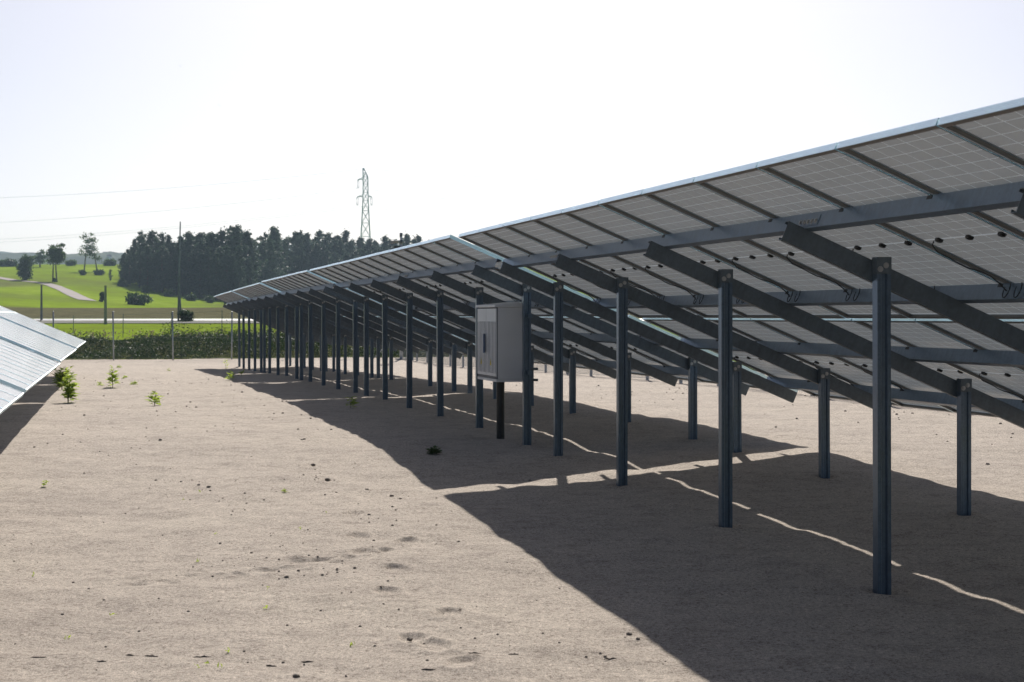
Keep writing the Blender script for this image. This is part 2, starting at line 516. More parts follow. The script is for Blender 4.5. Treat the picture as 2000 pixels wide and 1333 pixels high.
# ----------------------------------------------------------------- the ground
def grid_mesh(xs, ys, zf, name, m, foot=None):
    xs = np.asarray(xs); ys = np.asarray(ys)
    XX, YY = np.meshgrid(xs, ys)
    ZZ = zf(XX, YY)
    if foot is not None: ZZ = foot(XX, YY, ZZ)
    nx, ny = len(xs), len(ys)
    verts = np.stack([XX.ravel(), YY.ravel(), ZZ.ravel()], 1)
    idx = np.arange(nx * ny).reshape(ny, nx)
    q = np.stack([idx[:-1, :-1].ravel(), idx[:-1, 1:].ravel(), idx[1:, 1:].ravel(), idx[1:, :-1].ravel()], 1)
    me = bpy.data.meshes.new(name)
    me.vertices.add(len(verts)); me.vertices.foreach_set('co', verts.ravel())
    me.loops.add(q.size); me.loops.foreach_set('vertex_index', q.ravel().astype(np.int32))
    me.polygons.add(len(q)); me.polygons.foreach_set('loop_start', np.arange(0, q.size, 4, dtype=np.int32))
    me.polygons.foreach_set('use_smooth', [True] * len(q))
    me.update(calc_edges=True)
    me.materials.append(m)
    return me, verts

def seq(*segs):
    out = []
    for a, b, st in segs:
        n = max(1, int(round((b - a) / st)))
        out += [a + (b - a) * i / n for i in range(n)]
    out.append(segs[-1][1])
    return out

prints = []
for (x, y) in [(700, 1050), (605, 910), (640, 938), (708, 1078), (775, 1112), (755, 1157), (875, 1197), (808, 1247), (905, 1292), (850, 1262), (690, 1003), (790, 1058)]:
    X, Y, Z, d = hit(x, y)
    prints.append((X, Y, R.uniform(-0.5, 0.5)))
trail = [hit(x, y)[:2] for (x, y) in [(330, 1138), (420, 1122), (500, 1118), (575, 1108), (635, 1092), (690, 1075)]]
def footprints(XX, YY, ZZ):
    for (px, py, a) in prints:
        u = (XX - px) * math.cos(a) + (YY - py) * math.sin(a)
        v = -(XX - px) * math.sin(a) + (YY - py) * math.cos(a)
        q = (u / 0.075) ** 2 + (v / 0.13) ** 2
        ZZ = ZZ - (0.005 + 0.019 * np.clip(0.5 + v / 0.22, 0, 1)) * np.exp(-q ** 4 * 0.7) + 0.007 * np.exp(-((np.sqrt(q) - 1.35) / 0.22) ** 2)
    for (px, py) in trail:
        for k in range(9):
            ox, oy = px + R.uniform(-0.24, 0.24), py + R.uniform(-0.12, 0.12)
            q = ((XX - ox) / 0.06) ** 2 + ((YY - oy) / 0.045) ** 2
            ZZ = ZZ + R.uniform(-0.02, 0.018) * np.exp(-q ** 1.5)
    for py in (7.175, 10.06, 12.93, 15.81, 18.27, 19.78, 22.53, 25.44):     # soil heaved up round the driven posts
        for px in (S_POST, S_REAR):
            rr_ = np.hypot(XX - px, (YY - py) * 0.9) + 0.03 * vnoise(XX * 9, YY * 9, 50)
            ZZ = ZZ + 0.022 * np.exp(-((rr_ - 0.13) / 0.07) ** 2) - 0.02 * np.exp(-(rr_ / 0.08) ** 2)
    return ZZ
xs = seq((-46, -10, 2.0), (-10, -2.6, 0.25), (-2.6, -0.8, 0.045), (-0.8, 2.7, 0.02), (2.7, 4.6, 0.045), (4.6, 8.6, 0.08), (8.6, 14, 0.2), (14, 20, 0.5))
ys = seq((-14, 5, 1.5), (5, 7, 0.08), (7, 13, 0.02), (13, 14.4, 0.04), (14.4, 24, 0.07), (24, 45, 0.13), (45, 82, 0.3))
me, _ = grid_mesh(xs, ys, sand_z, 'sand_ground', M['sand'], footprints)
tag(link('sand_ground', me), kind='structure')

rs = seq((-2600, -400, 100), (-400, -170, 20), (-170, 60, 3.0), (60, 300, 12), (300, 2600, 100))
ds = seq((-400, 0, 60), (0, 60, 10), (60, 110, 0.7), (110, 150, 1.5), (150, 640, 4.0), (640, 1000, 20), (1000, 3400, 150))
RR, DD = np.meshgrid(rs, ds)
def fz(Rg, Dg):
    X, Y = xy(Rg, Dg)
    return field_z(X, Y)
me, vv = grid_mesh(rs, ds, fz, 'field', M['field'])
r_, d_ = vv[:, 0].copy(), vv[:, 1].copy()
X_, Y_ = xy(r_, d_)
co = np.stack([X_, Y_, vv[:, 2]], 1)
me.vertices.foreach_set('co', co.ravel())
me.flip_normals() if False else None
soil = sm(146, 150, d_) * (1 - sm(232, 252, d_ + 10 * vnoise(r_ * 0.05, d_ * 0.02, 8) + 0.18 * (r_ + 60))) * 0.95
soil = np.maximum(soil, 0.7 * sm(0.0, 0.3, vnoise(r_ * 0.05, d_ * 0.016, 9)) * sm(180, 240, d_) * (1 - sm(420, 520, d_)))
soil = np.maximum(soil, 0.8 * sm(81, 83, Y_) * (1 - sm(88, 92, Y_)))
soil = np.maximum(soil, sm(20, 24, -X_ * 0 + 0) * 0)
ca = me.color_attributes.new('soil', 'FLOAT_COLOR', 'POINT')
cc = np.ones((len(vv), 4)); cc[:, 0] = soil; cc[:, 1] = soil; cc[:, 2] = soil
ca.data.foreach_set('color', cc.ravel())
me.update()
tag(link('field', me), kind='structure')

# the road beyond the compound and its dark verge
def strip(name, pts, wid, m, lift, kind='structure', skirt=0.0):
    mb = MB()
    P = []
    for i, (X, Y) in enumerate(pts):
        a = Vector(pts[max(i - 1, 0)]); b = Vector(pts[min(i + 1, len(pts) - 1)])
        n = (b - a).normalized(); n = Vector((-n.y, n.x))
        for s in (-0.5, 0.5):
            q = Vector((X, Y)) + n * s * wid
            P.append((q.x, q.y, float(field_z(q.x, q.y)) + lift))
    nn = len(pts)
    fs = [(2 * i, 2 * i + 1, 2 * i + 3, 2 * i + 2) for i in range(nn - 1)]
    if skirt:
        b0 = len(P)
        P += [(p[0], p[1], p[2] - skirt) for p in P[:b0]]
        for i in range(nn - 1):
            fs.append((2 * i, 2 * i + 2, b0 + 2 * i + 2, b0 + 2 * i))
            fs.append((2 * i + 1, 2 * i + 3, b0 + 2 * i + 3, b0 + 2 * i + 1))
    mb.add(P, fs)
    return tag(link(name, mb.mesh(name, m)), kind=kind)
strip('road', [xy(r, 143.4) for r in range(-160, 160, 4)], 3.9, M['road'], 0.06)
strip('road_verge', [xy(r, 138.2) for r in range(-160, 160, 4)], 6.0, M['verge'], 0.05)
pth = [(-20, 541), (0, 544), (30, 549), (60, 551), (85, 554), (105, 559), (125, 567), (140, 575), (155, 582), (172, 588)]
tp = [hit(x, y)[:2] for x, y in pth]
fine = []
for i in range(len(tp) - 1):
    for k in range(6):
        f = k / 6
        fine.append((tp[i][0] * (1 - f) + tp[i + 1][0] * f, tp[i][1] * (1 - f) + tp[i + 1][1] * f))
strip('dirt_track', fine + [tp[-1]], 3.4, M['path'], 0.10)

# distant wooded hills: three ridges, one behind the other
def ridge(d0, depth, zmax, seed, rough):
    rr_ = np.linspace(-1400 * d0 / 1000, 1400 * d0 / 1000, 420)
    dd_ = np.linspace(0, 1, 9)
    mbv, f = [], []
    for j, t in enumerate(dd_):
        prof_ = math.sin(math.pi * min(1, t * 1.0)) ** 0.8
        for i, r in enumerate(rr_):
            h = zmax * (0.80 + 0.45 * float(vnoise(r * 0.0022, seed * 3.1, 20 + seed)) + 0.16 * float(vnoise(r * 0.012, j * 0.7, 24 + seed)))
            h += rough * (float(vnoise(r * 0.09, j * 1.7, 28 + seed)) + 0.6 * float(vnoise(r * 0.31, j * 2.7, 30 + seed)))
            X, Y = xy(r, d0 + depth * t)
            mbv.append((X, Y, h * prof_ - 6 * (1 - prof_) + EYE))
    n = len(rr_)
    for j in range(len(dd_) - 1):
        for i in range(n - 1):
            f.append((j * n + i, j * n + i + 1, (j + 1) * n + i + 1, (j + 1) * n + i))
    mb = MB(); mb.add(mbv, f)
    tag(link('wooded_hills', mb.mesh('wooded_hills', M['hills'], True)), kind='structure')
ridge(930, 260, 40, 1, 3.0)
ridge(1300, 420, 64, 2, 4.0)
ridge(1950, 600, 104, 3, 5.0)

# ----------------------------------------------------------------- solar tables
def panel_meshes():
    g = {}
    # laminate (front glass on top, back glass underneath)
    mb = MB()
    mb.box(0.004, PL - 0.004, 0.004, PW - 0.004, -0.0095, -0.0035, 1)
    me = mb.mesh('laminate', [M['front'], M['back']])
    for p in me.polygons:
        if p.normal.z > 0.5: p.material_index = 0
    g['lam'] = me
    # cells seen from the back, proud of the sheet, with open joints
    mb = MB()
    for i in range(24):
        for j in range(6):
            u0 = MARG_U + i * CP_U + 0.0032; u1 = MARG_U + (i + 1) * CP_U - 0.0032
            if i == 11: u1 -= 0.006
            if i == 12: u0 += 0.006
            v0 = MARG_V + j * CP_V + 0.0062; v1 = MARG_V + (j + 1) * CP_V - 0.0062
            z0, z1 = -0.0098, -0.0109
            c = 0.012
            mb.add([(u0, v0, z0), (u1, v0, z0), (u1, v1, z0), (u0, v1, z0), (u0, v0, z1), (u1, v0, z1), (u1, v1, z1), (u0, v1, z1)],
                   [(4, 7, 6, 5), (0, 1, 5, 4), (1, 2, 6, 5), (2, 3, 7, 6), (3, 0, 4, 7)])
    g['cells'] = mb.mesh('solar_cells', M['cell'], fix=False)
    # frame: grooved outer wall, top lip, bottom flange on all four sides
    mb = MB()
    H = 0.040
    def side(x0, x1, y0, y1, nx, ny):
        mb.box(x0, x1, y0, y1, -H, 0)
        for k in range(4):
            za = -H + 0.0015 + k * 0.0098
            e = 0.0016
            mb.box(x0 + (e if nx > 0 else 0) * 0 - (e if nx < 0 else 0), x1 + (e if nx > 0 else 0), y0 - (e if ny < 0 else 0), y1 + (e if ny > 0 else 0), za, za + 0.0058)
    t = 0.0025
    side(0, t, 0, PW, -1, 0); side(PL - t, PL, 0, PW, 1, 0)
    side(t, PL - t, 0, t, 0, -1); side(t, PL - t, PW - t, PW, 0, 1)
    fl = 0.030
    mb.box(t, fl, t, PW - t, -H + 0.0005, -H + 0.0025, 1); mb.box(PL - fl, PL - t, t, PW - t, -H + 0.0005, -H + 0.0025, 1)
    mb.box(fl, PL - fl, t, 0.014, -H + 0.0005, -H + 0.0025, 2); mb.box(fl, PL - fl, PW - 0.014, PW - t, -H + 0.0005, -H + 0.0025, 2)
    w0, w1 = -H + 0.0026, -0.0125        # thin dark lining, puts the shade on the frame walls into colour
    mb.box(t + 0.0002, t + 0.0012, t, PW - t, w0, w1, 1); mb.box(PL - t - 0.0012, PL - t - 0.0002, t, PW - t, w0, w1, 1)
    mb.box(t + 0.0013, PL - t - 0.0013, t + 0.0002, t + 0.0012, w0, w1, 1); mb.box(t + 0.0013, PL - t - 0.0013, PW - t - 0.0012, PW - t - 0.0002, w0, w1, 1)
    lp = 0.009
    mb.box(t, lp, t, PW - t, -0.0018, -0.0004); mb.box(PL - lp, PL - t, t, PW - t, -0.0018, -0.0004)
    mb.box(lp, PL - lp, t, lp, -0.0018, -0.0004); mb.box(lp, PL - lp, PW - lp, PW - t, -0.0018, -0.0004)
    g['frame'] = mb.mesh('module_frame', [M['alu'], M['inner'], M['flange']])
    # junction box, eight-sided with stub glands
    mb = MB()
    o = [(-0.038, -0.02), (-0.028, -0.03), (0.028, -0.03), (0.038, -0.02), (0.038, 0.02), (0.028, 0.03), (-0.028, 0.03), (-0.038, 0.02)]
    vs_ = [(p[1], p[0], 0) for p in o] + [(p[1], p[0], -0.016) for p in o] + [(p[1] * 0.8, p[0] * 0.85, -0.024) for p in o]
    fs = [(i, (i + 1) % 8, 8 + (i + 1) % 8, 8 + i) for i in range(8)] + [(8 + i, 8 + (i + 1) % 8, 16 + (i + 1) % 8, 16 + i) for i in range(8)] + [tuple(range(16, 24))]
    mb.add(vs_, fs)
    mb.tube([(0, 0.03, -0.01), (0, 0.062, -0.012)], 0.006); mb.tube([(0, -0.03, -0.01), (0, -0.055, -0.012)], 0.006)
    g['box'] = mb.mesh('junction_box', M['black'])
    # lead: from the far box to the joint, down along the frame to the purlin, hanging loops
    def lead(seed):
        rr = random.Random(seed)
        mb = MB()
        m_ = PL / 2
        pts = [(m_, PW * 0.86, -0.024), (m_ + 0.02, PW * 0.90, -0.034), (m_ + 0.09, PW - 0.055, -0.048), (m_ + 0.2, PW - 0.036, -0.046)]
        for k in range(1, 6):
            pts.append((m_ + 0.2 + 0.055 * k, PW - 0.034 - 0.006 * (k % 2), -0.045 - 0.008 * math.sin(k * 1.1)))
        pts += [(1.665, PW - 0.05, -0.06), (1.70, PW - 0.09, -0.09)]
        mb.tube(pts, 0.0042, 5)
        for k in range(2):
            v0 = PW - 0.10 - 0.13 * k - rr.uniform(0, 0.05)
            a = 0.035 + rr.uniform(0, 0.012)
            lp_ = [(1.685, v0 + a * math.cos(t_) * 0.8, -0.10 - a * math.sin(t_) * 1.2 + 0.01) for t_ in [i * math.pi * 1.5 / 9 - 0.4 for i in range(10)]]
            mb.tube(lp_, 0.0036, 5)
        return mb.mesh('lead', M['cable'], True)
    g['lead'] = lead(3)
    g['lead2'] = lead(11)
    mb = MB()
    mb.box(-0.022, 0.022, -0.008, 0.008, -0.04, 0.004); mb.box(-0.022, 0.022, -0.03, 0.03, -0.062, -0.041)
    g['clamp'] = mb.mesh('clamp', M['black'])
    mb = MB()
    nb = 6
    for k in range(1):
        ring = [(math.cos(a) * 0.013, 0, math.sin(a) * 0.013) for a in [i * math.pi / 3 for i in range(6)]]
        mb.add([(p[0], 0, p[2]) for p in ring] + [(p[0] * .95, -0.010, p[2] * .95) for p in ring], [(i, (i + 1) % 6, 6 + (i + 1) % 6, 6 + i) for i in range(6)] + [tuple(range(6, 12))])
        ring = [(math.cos(a) * 0.019, 0, math.sin(a) * 0.019) for a in [i * math.pi / 5 for i in range(10)]]
        mb.add([(p[0], 0.001, p[2]) for p in ring] + [(p[0], -0.0025, p[2]) for p in ring], [(i, (i + 1) % 10, 10 + (i + 1) % 10, 10 + i) for i in range(10)] + [tuple(range(10, 20))])
    g['bolt'] = mb.mesh('bolt', M['bolt'])
    return g
G = panel_meshes()

# sigma post: web towards -Y with a groove, flanges running to +Y
PWID, PDEP = 0.086, 0.068
cl = [(-PWID / 2 + 0.014, PDEP), (-PWID / 2, PDEP), (-PWID / 2, 0), (-0.022, 0), (-0.014, 0.014), (0.014, 0.014), (0.022, 0), (PWID / 2, 0), (PWID / 2, PDEP), (PWID / 2 - 0.014, PDEP)]
mb = MB()
mb.prof(outline(cl, 0.004), -2.75, 0, 'z')
POST_MESH = mb.mesh('post', M['post'])
mb = MB()
mb.prof(outline(cl, 0.004), -1.75, 0, 'z')
POST_SHORT = mb.mesh('post', M['post'])
mb = MB()   # head plate bolted round the post top
mb.box(-PWID / 2 - 0.006, PWID / 2 + 0.006, -0.005, -0.001 - 0.002, -0.105, 0.0)
mb.box(-PWID / 2 - 0.006, -PWID / 2 - 0.0025, -0.003, PDEP, -0.105, 0.0)
HEAD_MESH = mb.mesh('head_plate', M['rafter'])
# rafter C (web to -Y), along +X before tilting
U0, U1 = 0.475, 4.12
mb = MB()
cl = [(0.05, -0.015), (0.05, 0), (0, 0), (0, -0.12), (0.05, -0.12), (0.05, -0.105)]
mb.prof(outline(cl, 0.004), U0, U1, 'x')
RAFTER_MESH = mb.mesh('rafter', M['rafter'])

def purlin_mesh(length):
    mb = MB()
    cl = [(0.05, -0.013), (0.05, 0), (0, 0), (0, -0.1), (0.05, -0.1), (0.05, -0.087)]
    mb.prof(outline(cl, 0.0035), -0.09, length + 0.09, 'y')
    return mb.mesh('purlin', M['purlin'])
mb = MB()
mb.box(-0.006, -0.0025, -0.16, 0.16, -0.088, -0.02)
SPLICE = mb.mesh('splice_plate', M['purlin'])
PURL_U = [0.585, 1.70, PL + MGAP + 0.535, PL + MGAP + 1.66]
_pm = {}

def tilt(u, v, w, z0):
    """module plane coordinates -> local table coordinates (x from front post line)"""
    return (S_TOP - S_POST + u * CB + w * SB, v, z0 - u * SB + w * CB)

def build_table(xoff, y0, npan, posts, dz, pitch, label, detail, group='rows of tilted solar tables'):
    length = npan * PITCH - 0.02
    gz = float(sand_base(xoff + S_POST, y0))
    root = empty('solar_table', (xoff + S_POST, y0, gz), (pitch, 0, 0))
    tag(root, label, 'solar table', group)
    z0 = EYE + Z_TOP + dz - gz
    R0 = (0, BETA, 0)
    for i in range(npan):
        v = i * PITCH
        for k in range(2):
            u = k * (PL + MGAP)
            jit = R.uniform(-0.002, 0.002)
            p = link('solar_panel', G['lam'], root, tilt(u, v, jit, z0), R0)
            link('frame', G['frame'], p)
            if detail >= 1:
                tag(link('solar_cells', G['cells'], p), kind='stuff')
            if detail >= 2:
                for q in (0.145, 0.47, 0.80):
                    link('junction_box', G['box'], p, (PL / 2, PW * q + R.uniform(-0.004, 0.004), -0.011), (0, 0, R.uniform(-.05, .05)), (0.62, 0.62, 0.8))
                link('lead', G['lead'] if (i + k) % 2 else G['lead2'], p)
        if detail >= 2 and i > 0:
            for pu in PURL_U:
                link('clamp', G['clamp'], root, tilt(pu + 0.018, v - 0.01, -0.002, z0), R0)
    if npan not in _pm: _pm[npan] = purlin_mesh(length)
    for pu in PURL_U:
        link('purlin', _pm[npan], root, tilt(pu, 0, -0.042, z0), R0)
    if detail >= 2:
        for v in ([length - 2.0 * PITCH, length - 7.6 * PITCH] if npan > 10 else [length * 0.5]):
            sp = link('splice_plate', SPLICE, root, tilt(PURL_U[0], v, -0.042, z0), R0)
            for q in (-0.12, -0.06, 0.0, 0.06, 0.12):
                link('bolt', G['bolt'], sp, (-0.006, q, -0.062), (0, 0, -math.pi / 2))
    for pt in posts:
        v = pt - y0
        r = link('rafter', RAFTER_MESH, root, tilt(0, v + PDEP + 0.006, -0.144, z0), R0)
        for (s, me_) in ((S_POST, POST_MESH), (S_REAR, POST_SHORT)):
            zt = z0 - (s - S_TOP) / CB * SB - 0.144 / CB + 0.038
            p = link('post', me_, root, (s - S_POST, v, zt), (R.uniform(-.003, .003), R.uniform(-.004, .004), R.uniform(-.02, .02)))
            if detail >= 1:
                link('head_plate', HEAD_MESH, p)
                link('bolt', G['bolt'], p, (-0.026, -0.005, -0.075))
                link('bolt', G['bolt'], p, (0.012, -0.005, -0.052))
    return root

build_table(0, 18.886 - 14 * PITCH, 14, [4.29, 7.175, 10.06, 12.93, 15.81, 18.27], 0, 0,
            'large solar table whose far end stops just before the grey cabinet', 2)
build_table(0, 19.40, 13, [19.78, 22.53, 25.44, 28.2, 30.96, 33.36], 0.015, 0,
            'solar table with the grey cabinet hung on its posts', 2)
build_table(0, 34.86, 10, [35.0, 37.83, 40.58, 43.48, 45.75], 0.02, 0,
            'first solar table beyond the one with the cabinet', 1)
build_table(0, 46.88, 10, [46.97, 49.86, 52.67, 55.6, 57.73], 0.0, -0.04 / 11.5,
            'second last solar table of the row before the wire fence', 1)
build_table(0, 59.00, 10, [59.12, 61.86, 64.7, 67.7, 70.2], -0.045, -0.06 / 11.5,
            'end solar table of the long row, next to the far fence', 1)
X2 = -1.05 - (S_TOP + (2 * PL + MGAP) * CB)
Z2 = 0.028
build_table(X2, 8.80, 10, [9.2, 12.0, 14.9, 17.8, 19.9], Z2, 0,
            'pale shining solar table seen from its glass side, with cell lines clearest', 0, 'solar tables of the opposite row')
build_table(X2, 20.80, 10, [21.2, 24.0, 26.9, 29.8, 31.9], Z2 + 0.015, 0,
            'shining solar table of the opposite row beside the tall weed bush', 0, 'solar tables of the opposite row')
build_table(X2, 32.80, 10, [33.2, 36.0, 38.9, 41.8, 43.9], Z2 + 0.05, 0,
            'shining solar table of the opposite row, second from the far fence', 0, 'solar tables of the opposite row')
build_table(X2, 44.80, 10, [45.2, 48.0, 50.9, 53.8, 55.9], Z2 + 0.075, 0,
            'shining end table of the opposite row, next to the far fence', 0, 'solar tables of the opposite row')

# ----------------------------------------------------------------- combiner cabinet between two posts
def cabinet():
    x0, x1, y0, y1 = 4.284, 4.60, 20.0, 21.11
    zb, zt = EYE - 0.74, EYE + 0.135
    root = empty('electrical_cabinet', (4.45, 20.55, float(sand_base(4.5, 20.5))))
    tag(root, 'light grey two door electrical cabinet with louvred doors mounted between two posts', 'cabinet')
    ox, oy, oz = root.location
    def L(mb, name, m, parent=root, **k):
        me_ = mb.mesh(name, m)
        me_.transform(Matrix.Translation((-ox, -oy, -oz)))
        o = link(name, me_, parent)
        return o
    mb = MB(); mb.box(x0 + 0.022, x1, y0, y1, zb, zt - 0.03)
    body = L(mb, 'body', M['cab'])
    bv = body.modifiers.new('bevel', 'BEVEL'); bv.width = 0.006; bv.segments = 2
    mb = MB()
    a, b, c = x0 - 0.018, x1 + 0.012, 0.02
    zt2 = zt + 0.035
    mb.add([(a, y0 - c, zt - 0.03), (b, y0 - c, zt - 0.03), (b, y1 + c, zt - 0.03), (a, y1 + c, zt - 0.03),
            (a, y0 - c, zt + 0.0), (b, y0 - c, zt2), (b, y1 + c, zt2), (a, y1 + c, zt + 0.0)],
           [(0, 3, 2, 1), (4, 5, 6, 7), (0, 1, 5, 4), (1, 2, 6, 5), (2, 3, 7, 6), (3, 0, 4, 7)])
    ro = L(mb, 'roof', M['cab']); bv = ro.modifiers.new('bevel', 'BEVEL'); bv.width = 0.005; bv.segments = 2
    ym = (y0 + y1) / 2
    mb = MB(); mb.box(x0 + 0.014, x0 + 0.0215, y0 + 0.004, y1 - 0.004, zb + 0.004, zt - 0.034)
    L(mb, 'seam', M['cabdark'])
    for (a, b) in ((y0 + 0.012, ym - 0.006), (ym + 0.006, y1 - 0.012)):
        mb = MB(); mb.box(x0, x0 + 0.0135, a, b, zb + 0.035, zt - 0.045)
        d = L(mb, 'door', M['cab'])
        n = 6
        w = (b - a - 0.06) / n
        mb = MB(); mb.box(x0 - 0.002, x0 - 0.0005, a + 0.03, b - 0.03, zb + 0.07, zt - 0.2)  # dark sheet proud of the door, paints the shade between the louvres
        L(mb, 'vent_shade', M['cabdark'], d)
        for k in range(n):
            mb = MB()
            ya = a + 0.03 + k * w
            mb.box(x0 - 0.006, x0 - 0.0022, ya, ya + w * 0.5, zb + 0.072, zt - 0.202)
            o = L(mb, 'louvre', M['cab'], d)
        mb = MB()
        yc = (a + b) / 2
        mb.add([(x0 - 0.0075, yc - 0.045, zb + 0.16), (x0 - 0.0075, yc + 0.045, zb + 0.16), (x0 - 0.0075, yc, zb + 0.245)], [(0, 1, 2)])
        L(mb, 'warning_sticker', M['yellow'], d)
    mb = MB(); mb.box(x0 - 0.045, x0 - 0.0165, ym - 0.022, ym + 0.022, zb + 0.30, zb + 0.53)
    h = L(mb, 'handle', M['handle']); bv = h.modifiers.new('bevel', 'BEVEL'); bv.width = 0.008; bv.segments = 2
    mb = MB(); mb.box(x0 + 0.004, x1, y0 + 0.002, y1 - 0.002, zb - 0.03, zb - 0.0005)
    L(mb, 'plinth', M['cab'])
    for zz in (zb + 0.06, zb + 0.72):
        mb = MB(); mb.box(x1 + 0.001, x1 + 0.045, 19.70, 22.70, zz, zz + 0.045)
        L(mb, 'mounting_rail', M['post'])
    for zz in (zb + 0.11, zb - 0.02):
        mb = MB(); mb.box(4.60, 4.76, 19.88, 19.92, zz, zz + 0.03)
        L(mb, 'bracket', M['rafter'])
    return root
cabinet()
mb = MB()
cz = float(sand_base(4.5, 20.6))
pts, rs_ = [], []
n = 60
for k in range(n + 1):
    z = -0.1 + (EYE - 0.76 - cz + 0.1) * k / n
    pts.append((0.0, 0, z)); rs_.append(0.050 if k % 2 else 0.0485)
mb.tube(pts, rs_, 14)
cm = mb.mesh('cable_conduit', M['pipe'], True)
tag(link('cable_conduit', cm, None, (4.47, 20.62, cz)), 'thick black cable conduit running from the grey cabinet into the sand', 'conduit')

# ----------------------------------------------------------------- compound fence (far side and right-hand side)
mb = MB()
mb.tube([(0, 0, -0.4), (0, 0, 2.14)], 0.032, 10)
mb.tube([(0, 0, 2.14), (0, 0, 2.165), (0, 0, 2.18)], [0.036, 0.036, 0.012], 10)
FPOST = mb.mesh('fence_post', M['fence'], True)
mb = MB(); mb.box(-0.034, 0.034, -0.03, 0.03, -0.4, 1.55)
FPOST2 = mb.mesh('fence_post', M['fence'])

def chain(p0, p1, h, pitch, th, zf, name, m):
    """diagonal woven wire between two points following the ground"""
    mb = MB()
    d = Vector((p1[0] - p0[0], p1[1] - p0[1])); Lg = d.length; d.normalize()
    nrm = Vector((-d.y, d.x))
    def P(s, z): 
        x, y = p0[0] + d.x * s, p0[1] + d.y * s
        return Vector((x, y, zf(x, y) + z))
    k = -h
    while k < Lg:
        for sg in (1, -1):
            s0, s1 = (k, k + h) if sg > 0 else (k + h, k)
            z0, z1 = 0.03, h
            a, b = s0, s1
            def clip(s): return min(max(s, 0), Lg)
            ca, cb = clip(a), clip(b)
            if abs(cb - ca) < 0.02: continue
            za = z0 + (z1 - z0) * (ca - a) / (b - a); zb = z0 + (z1 - z0) * (cb - a) / (b - a)
            A, B = P(ca, za), P(cb, zb)
            t = th
            o1, o2 = Vector((nrm.x * t, nrm.y * t, 0)), Vector((d.x * t * 0.7, d.y * t * 0.7, 0.0))
            mb.add([A + o1, A - o1 + o2, A - o1 - o2, B + o1, B - o1 + o2, B - o1 - o2], [(0, 1, 4, 3), (1, 2, 5, 4), (2, 0, 3, 5)])
        k += pitch
    return mb.mesh(name, m, fix=False)

XF, YF = 12.7, 80.0
zfun = lambda x, y: float(sand_base(x, y))
fr = empty('wire_fence', (XF - 13, YF, zfun(-0.3, YF)))
tag(fr, 'chain link fence on thin round posts along the far edge of the sand', 'fence')
def child_world(name, me_, root, loc=(0, 0, 0), rot=(0, 0, 0)):
    return link(name, me_, root, tuple(Vector(loc) - root.location), rot)
for k in range(-8, 6):
    x = -0.29 + 2.6 * k
    child_world('post', FPOST, fr, (x, YF, float(sand_z(x, YF))), (R.uniform(-.01, .01), R.uniform(-.015, .015), 0))
wm = chain((-21, YF), (XF, YF), 1.95, 0.075, 0.0016, zfun, 'wire_mesh', M['wire'])
tag(child_world('wire_mesh', wm, fr), kind='stuff')
for z in (0.1, 1.0, 1.93):
    mb = MB(); mb.tube([(-21, YF - 0.02, zfun(-21, YF) + z), (0, YF - 0.02, zfun(0, YF) + z), (XF, YF - 0.02, zfun(XF, YF) + z)], 0.003, 4)
    child_world('tension_wire', mb.mesh('tension_wire', M['wire']), fr)

fr = empty('mesh_fence', (XF, 40, zfun(XF, 40)))
tag(fr, 'low wire mesh fence on square posts behind the long row of tables', 'fence')
k = -5
while True:
    y = 25.6 + 2.645 * k
    if y > 79: break
    child_world('post', FPOST2, fr, (XF, y, float(sand_z(XF, y))), (0, 0, R.uniform(-.05, .05)))
    k += 1
wm = chain((XF, 12.0), (XF, YF), 1.45, 0.085, 0.0020, zfun, 'wire_mesh', M['wire'])
tag(child_world('wire_mesh', wm, fr), kind='stuff')
for z in (0.06, 0.75, 1.46):
    mb = MB(); mb.tube([(XF - 0.02, y, zfun(XF, y) + z) for y in np.linspace(12, YF, 30)], 0.0035, 4)
    child_world('tension_wire', mb.mesh('tension_wire', M['wire']), fr)
for (yy, dx, dy) in ((79.6, -1.5, 0.0), (78.4, 0, -1.6)):
    mb = MB(); mb.tube([(XF, yy, zfun(XF, yy) + 1.4), (XF + dx, yy + dy, zfun(XF, yy) - 0.1)], 0.025, 8)
    child_world('brace', mb.mesh('brace', M['fence'], True), fr)

# security camera mast at the corner of the compound
X, Y, Z, d = hit(783.4, 702.5)
root = empty('camera_mast', (X, Y, Z))
tag(root, 'white security camera mast with equipment box near the fence corner', 'camera mast')
mb = MB(); mb.tube([(0, 0, 0), (0, 0, 2.2), (0, 0, 5.55)], [0.07, 0.065, 0.05], 12); link('mast', mb.mesh('mast', M['mast'], True), root)
mb = MB(); mb.box(-0.24, 0.24, -0.2, 0.2, -0.12, 0.05); link('base_plate', mb.mesh('base_plate', M['concrete']), root)
mb = MB(); mb.box(-0.34, -0.052, -0.17, 0.12, 4.72, 5.12); link('equipment_box', mb.mesh('equipment_box', M['black']), root)
mb = MB(); mb.tube([(0, 0, 5.2), (-0.25, 0, 5.34), (-0.36, 0, 5.34)], 0.02, 6); arm = link('arm', mb.mesh('arm', M['mast']), root)
mb = MB(); mb.tube([(-0.15, -0.1, 5.34), (-0.5, -0.28, 5.28)], [0.06, 0.06], 8); mb.box(-0.54, -0.12, -0.31, -0.08, 5.335, 5.35)
link('camera', mb.mesh('camera', M['concrete'], True), root)
mb = MB(); mb.tube([(0, 0, 5.55), (0, 0, 5.72)], 0.07, 10); mb.tube([(0, 0, 5.25), (0, 0, 5.4)], 0.085, 10); link('collar', mb.mesh('collar', M['rafter'], True), root)

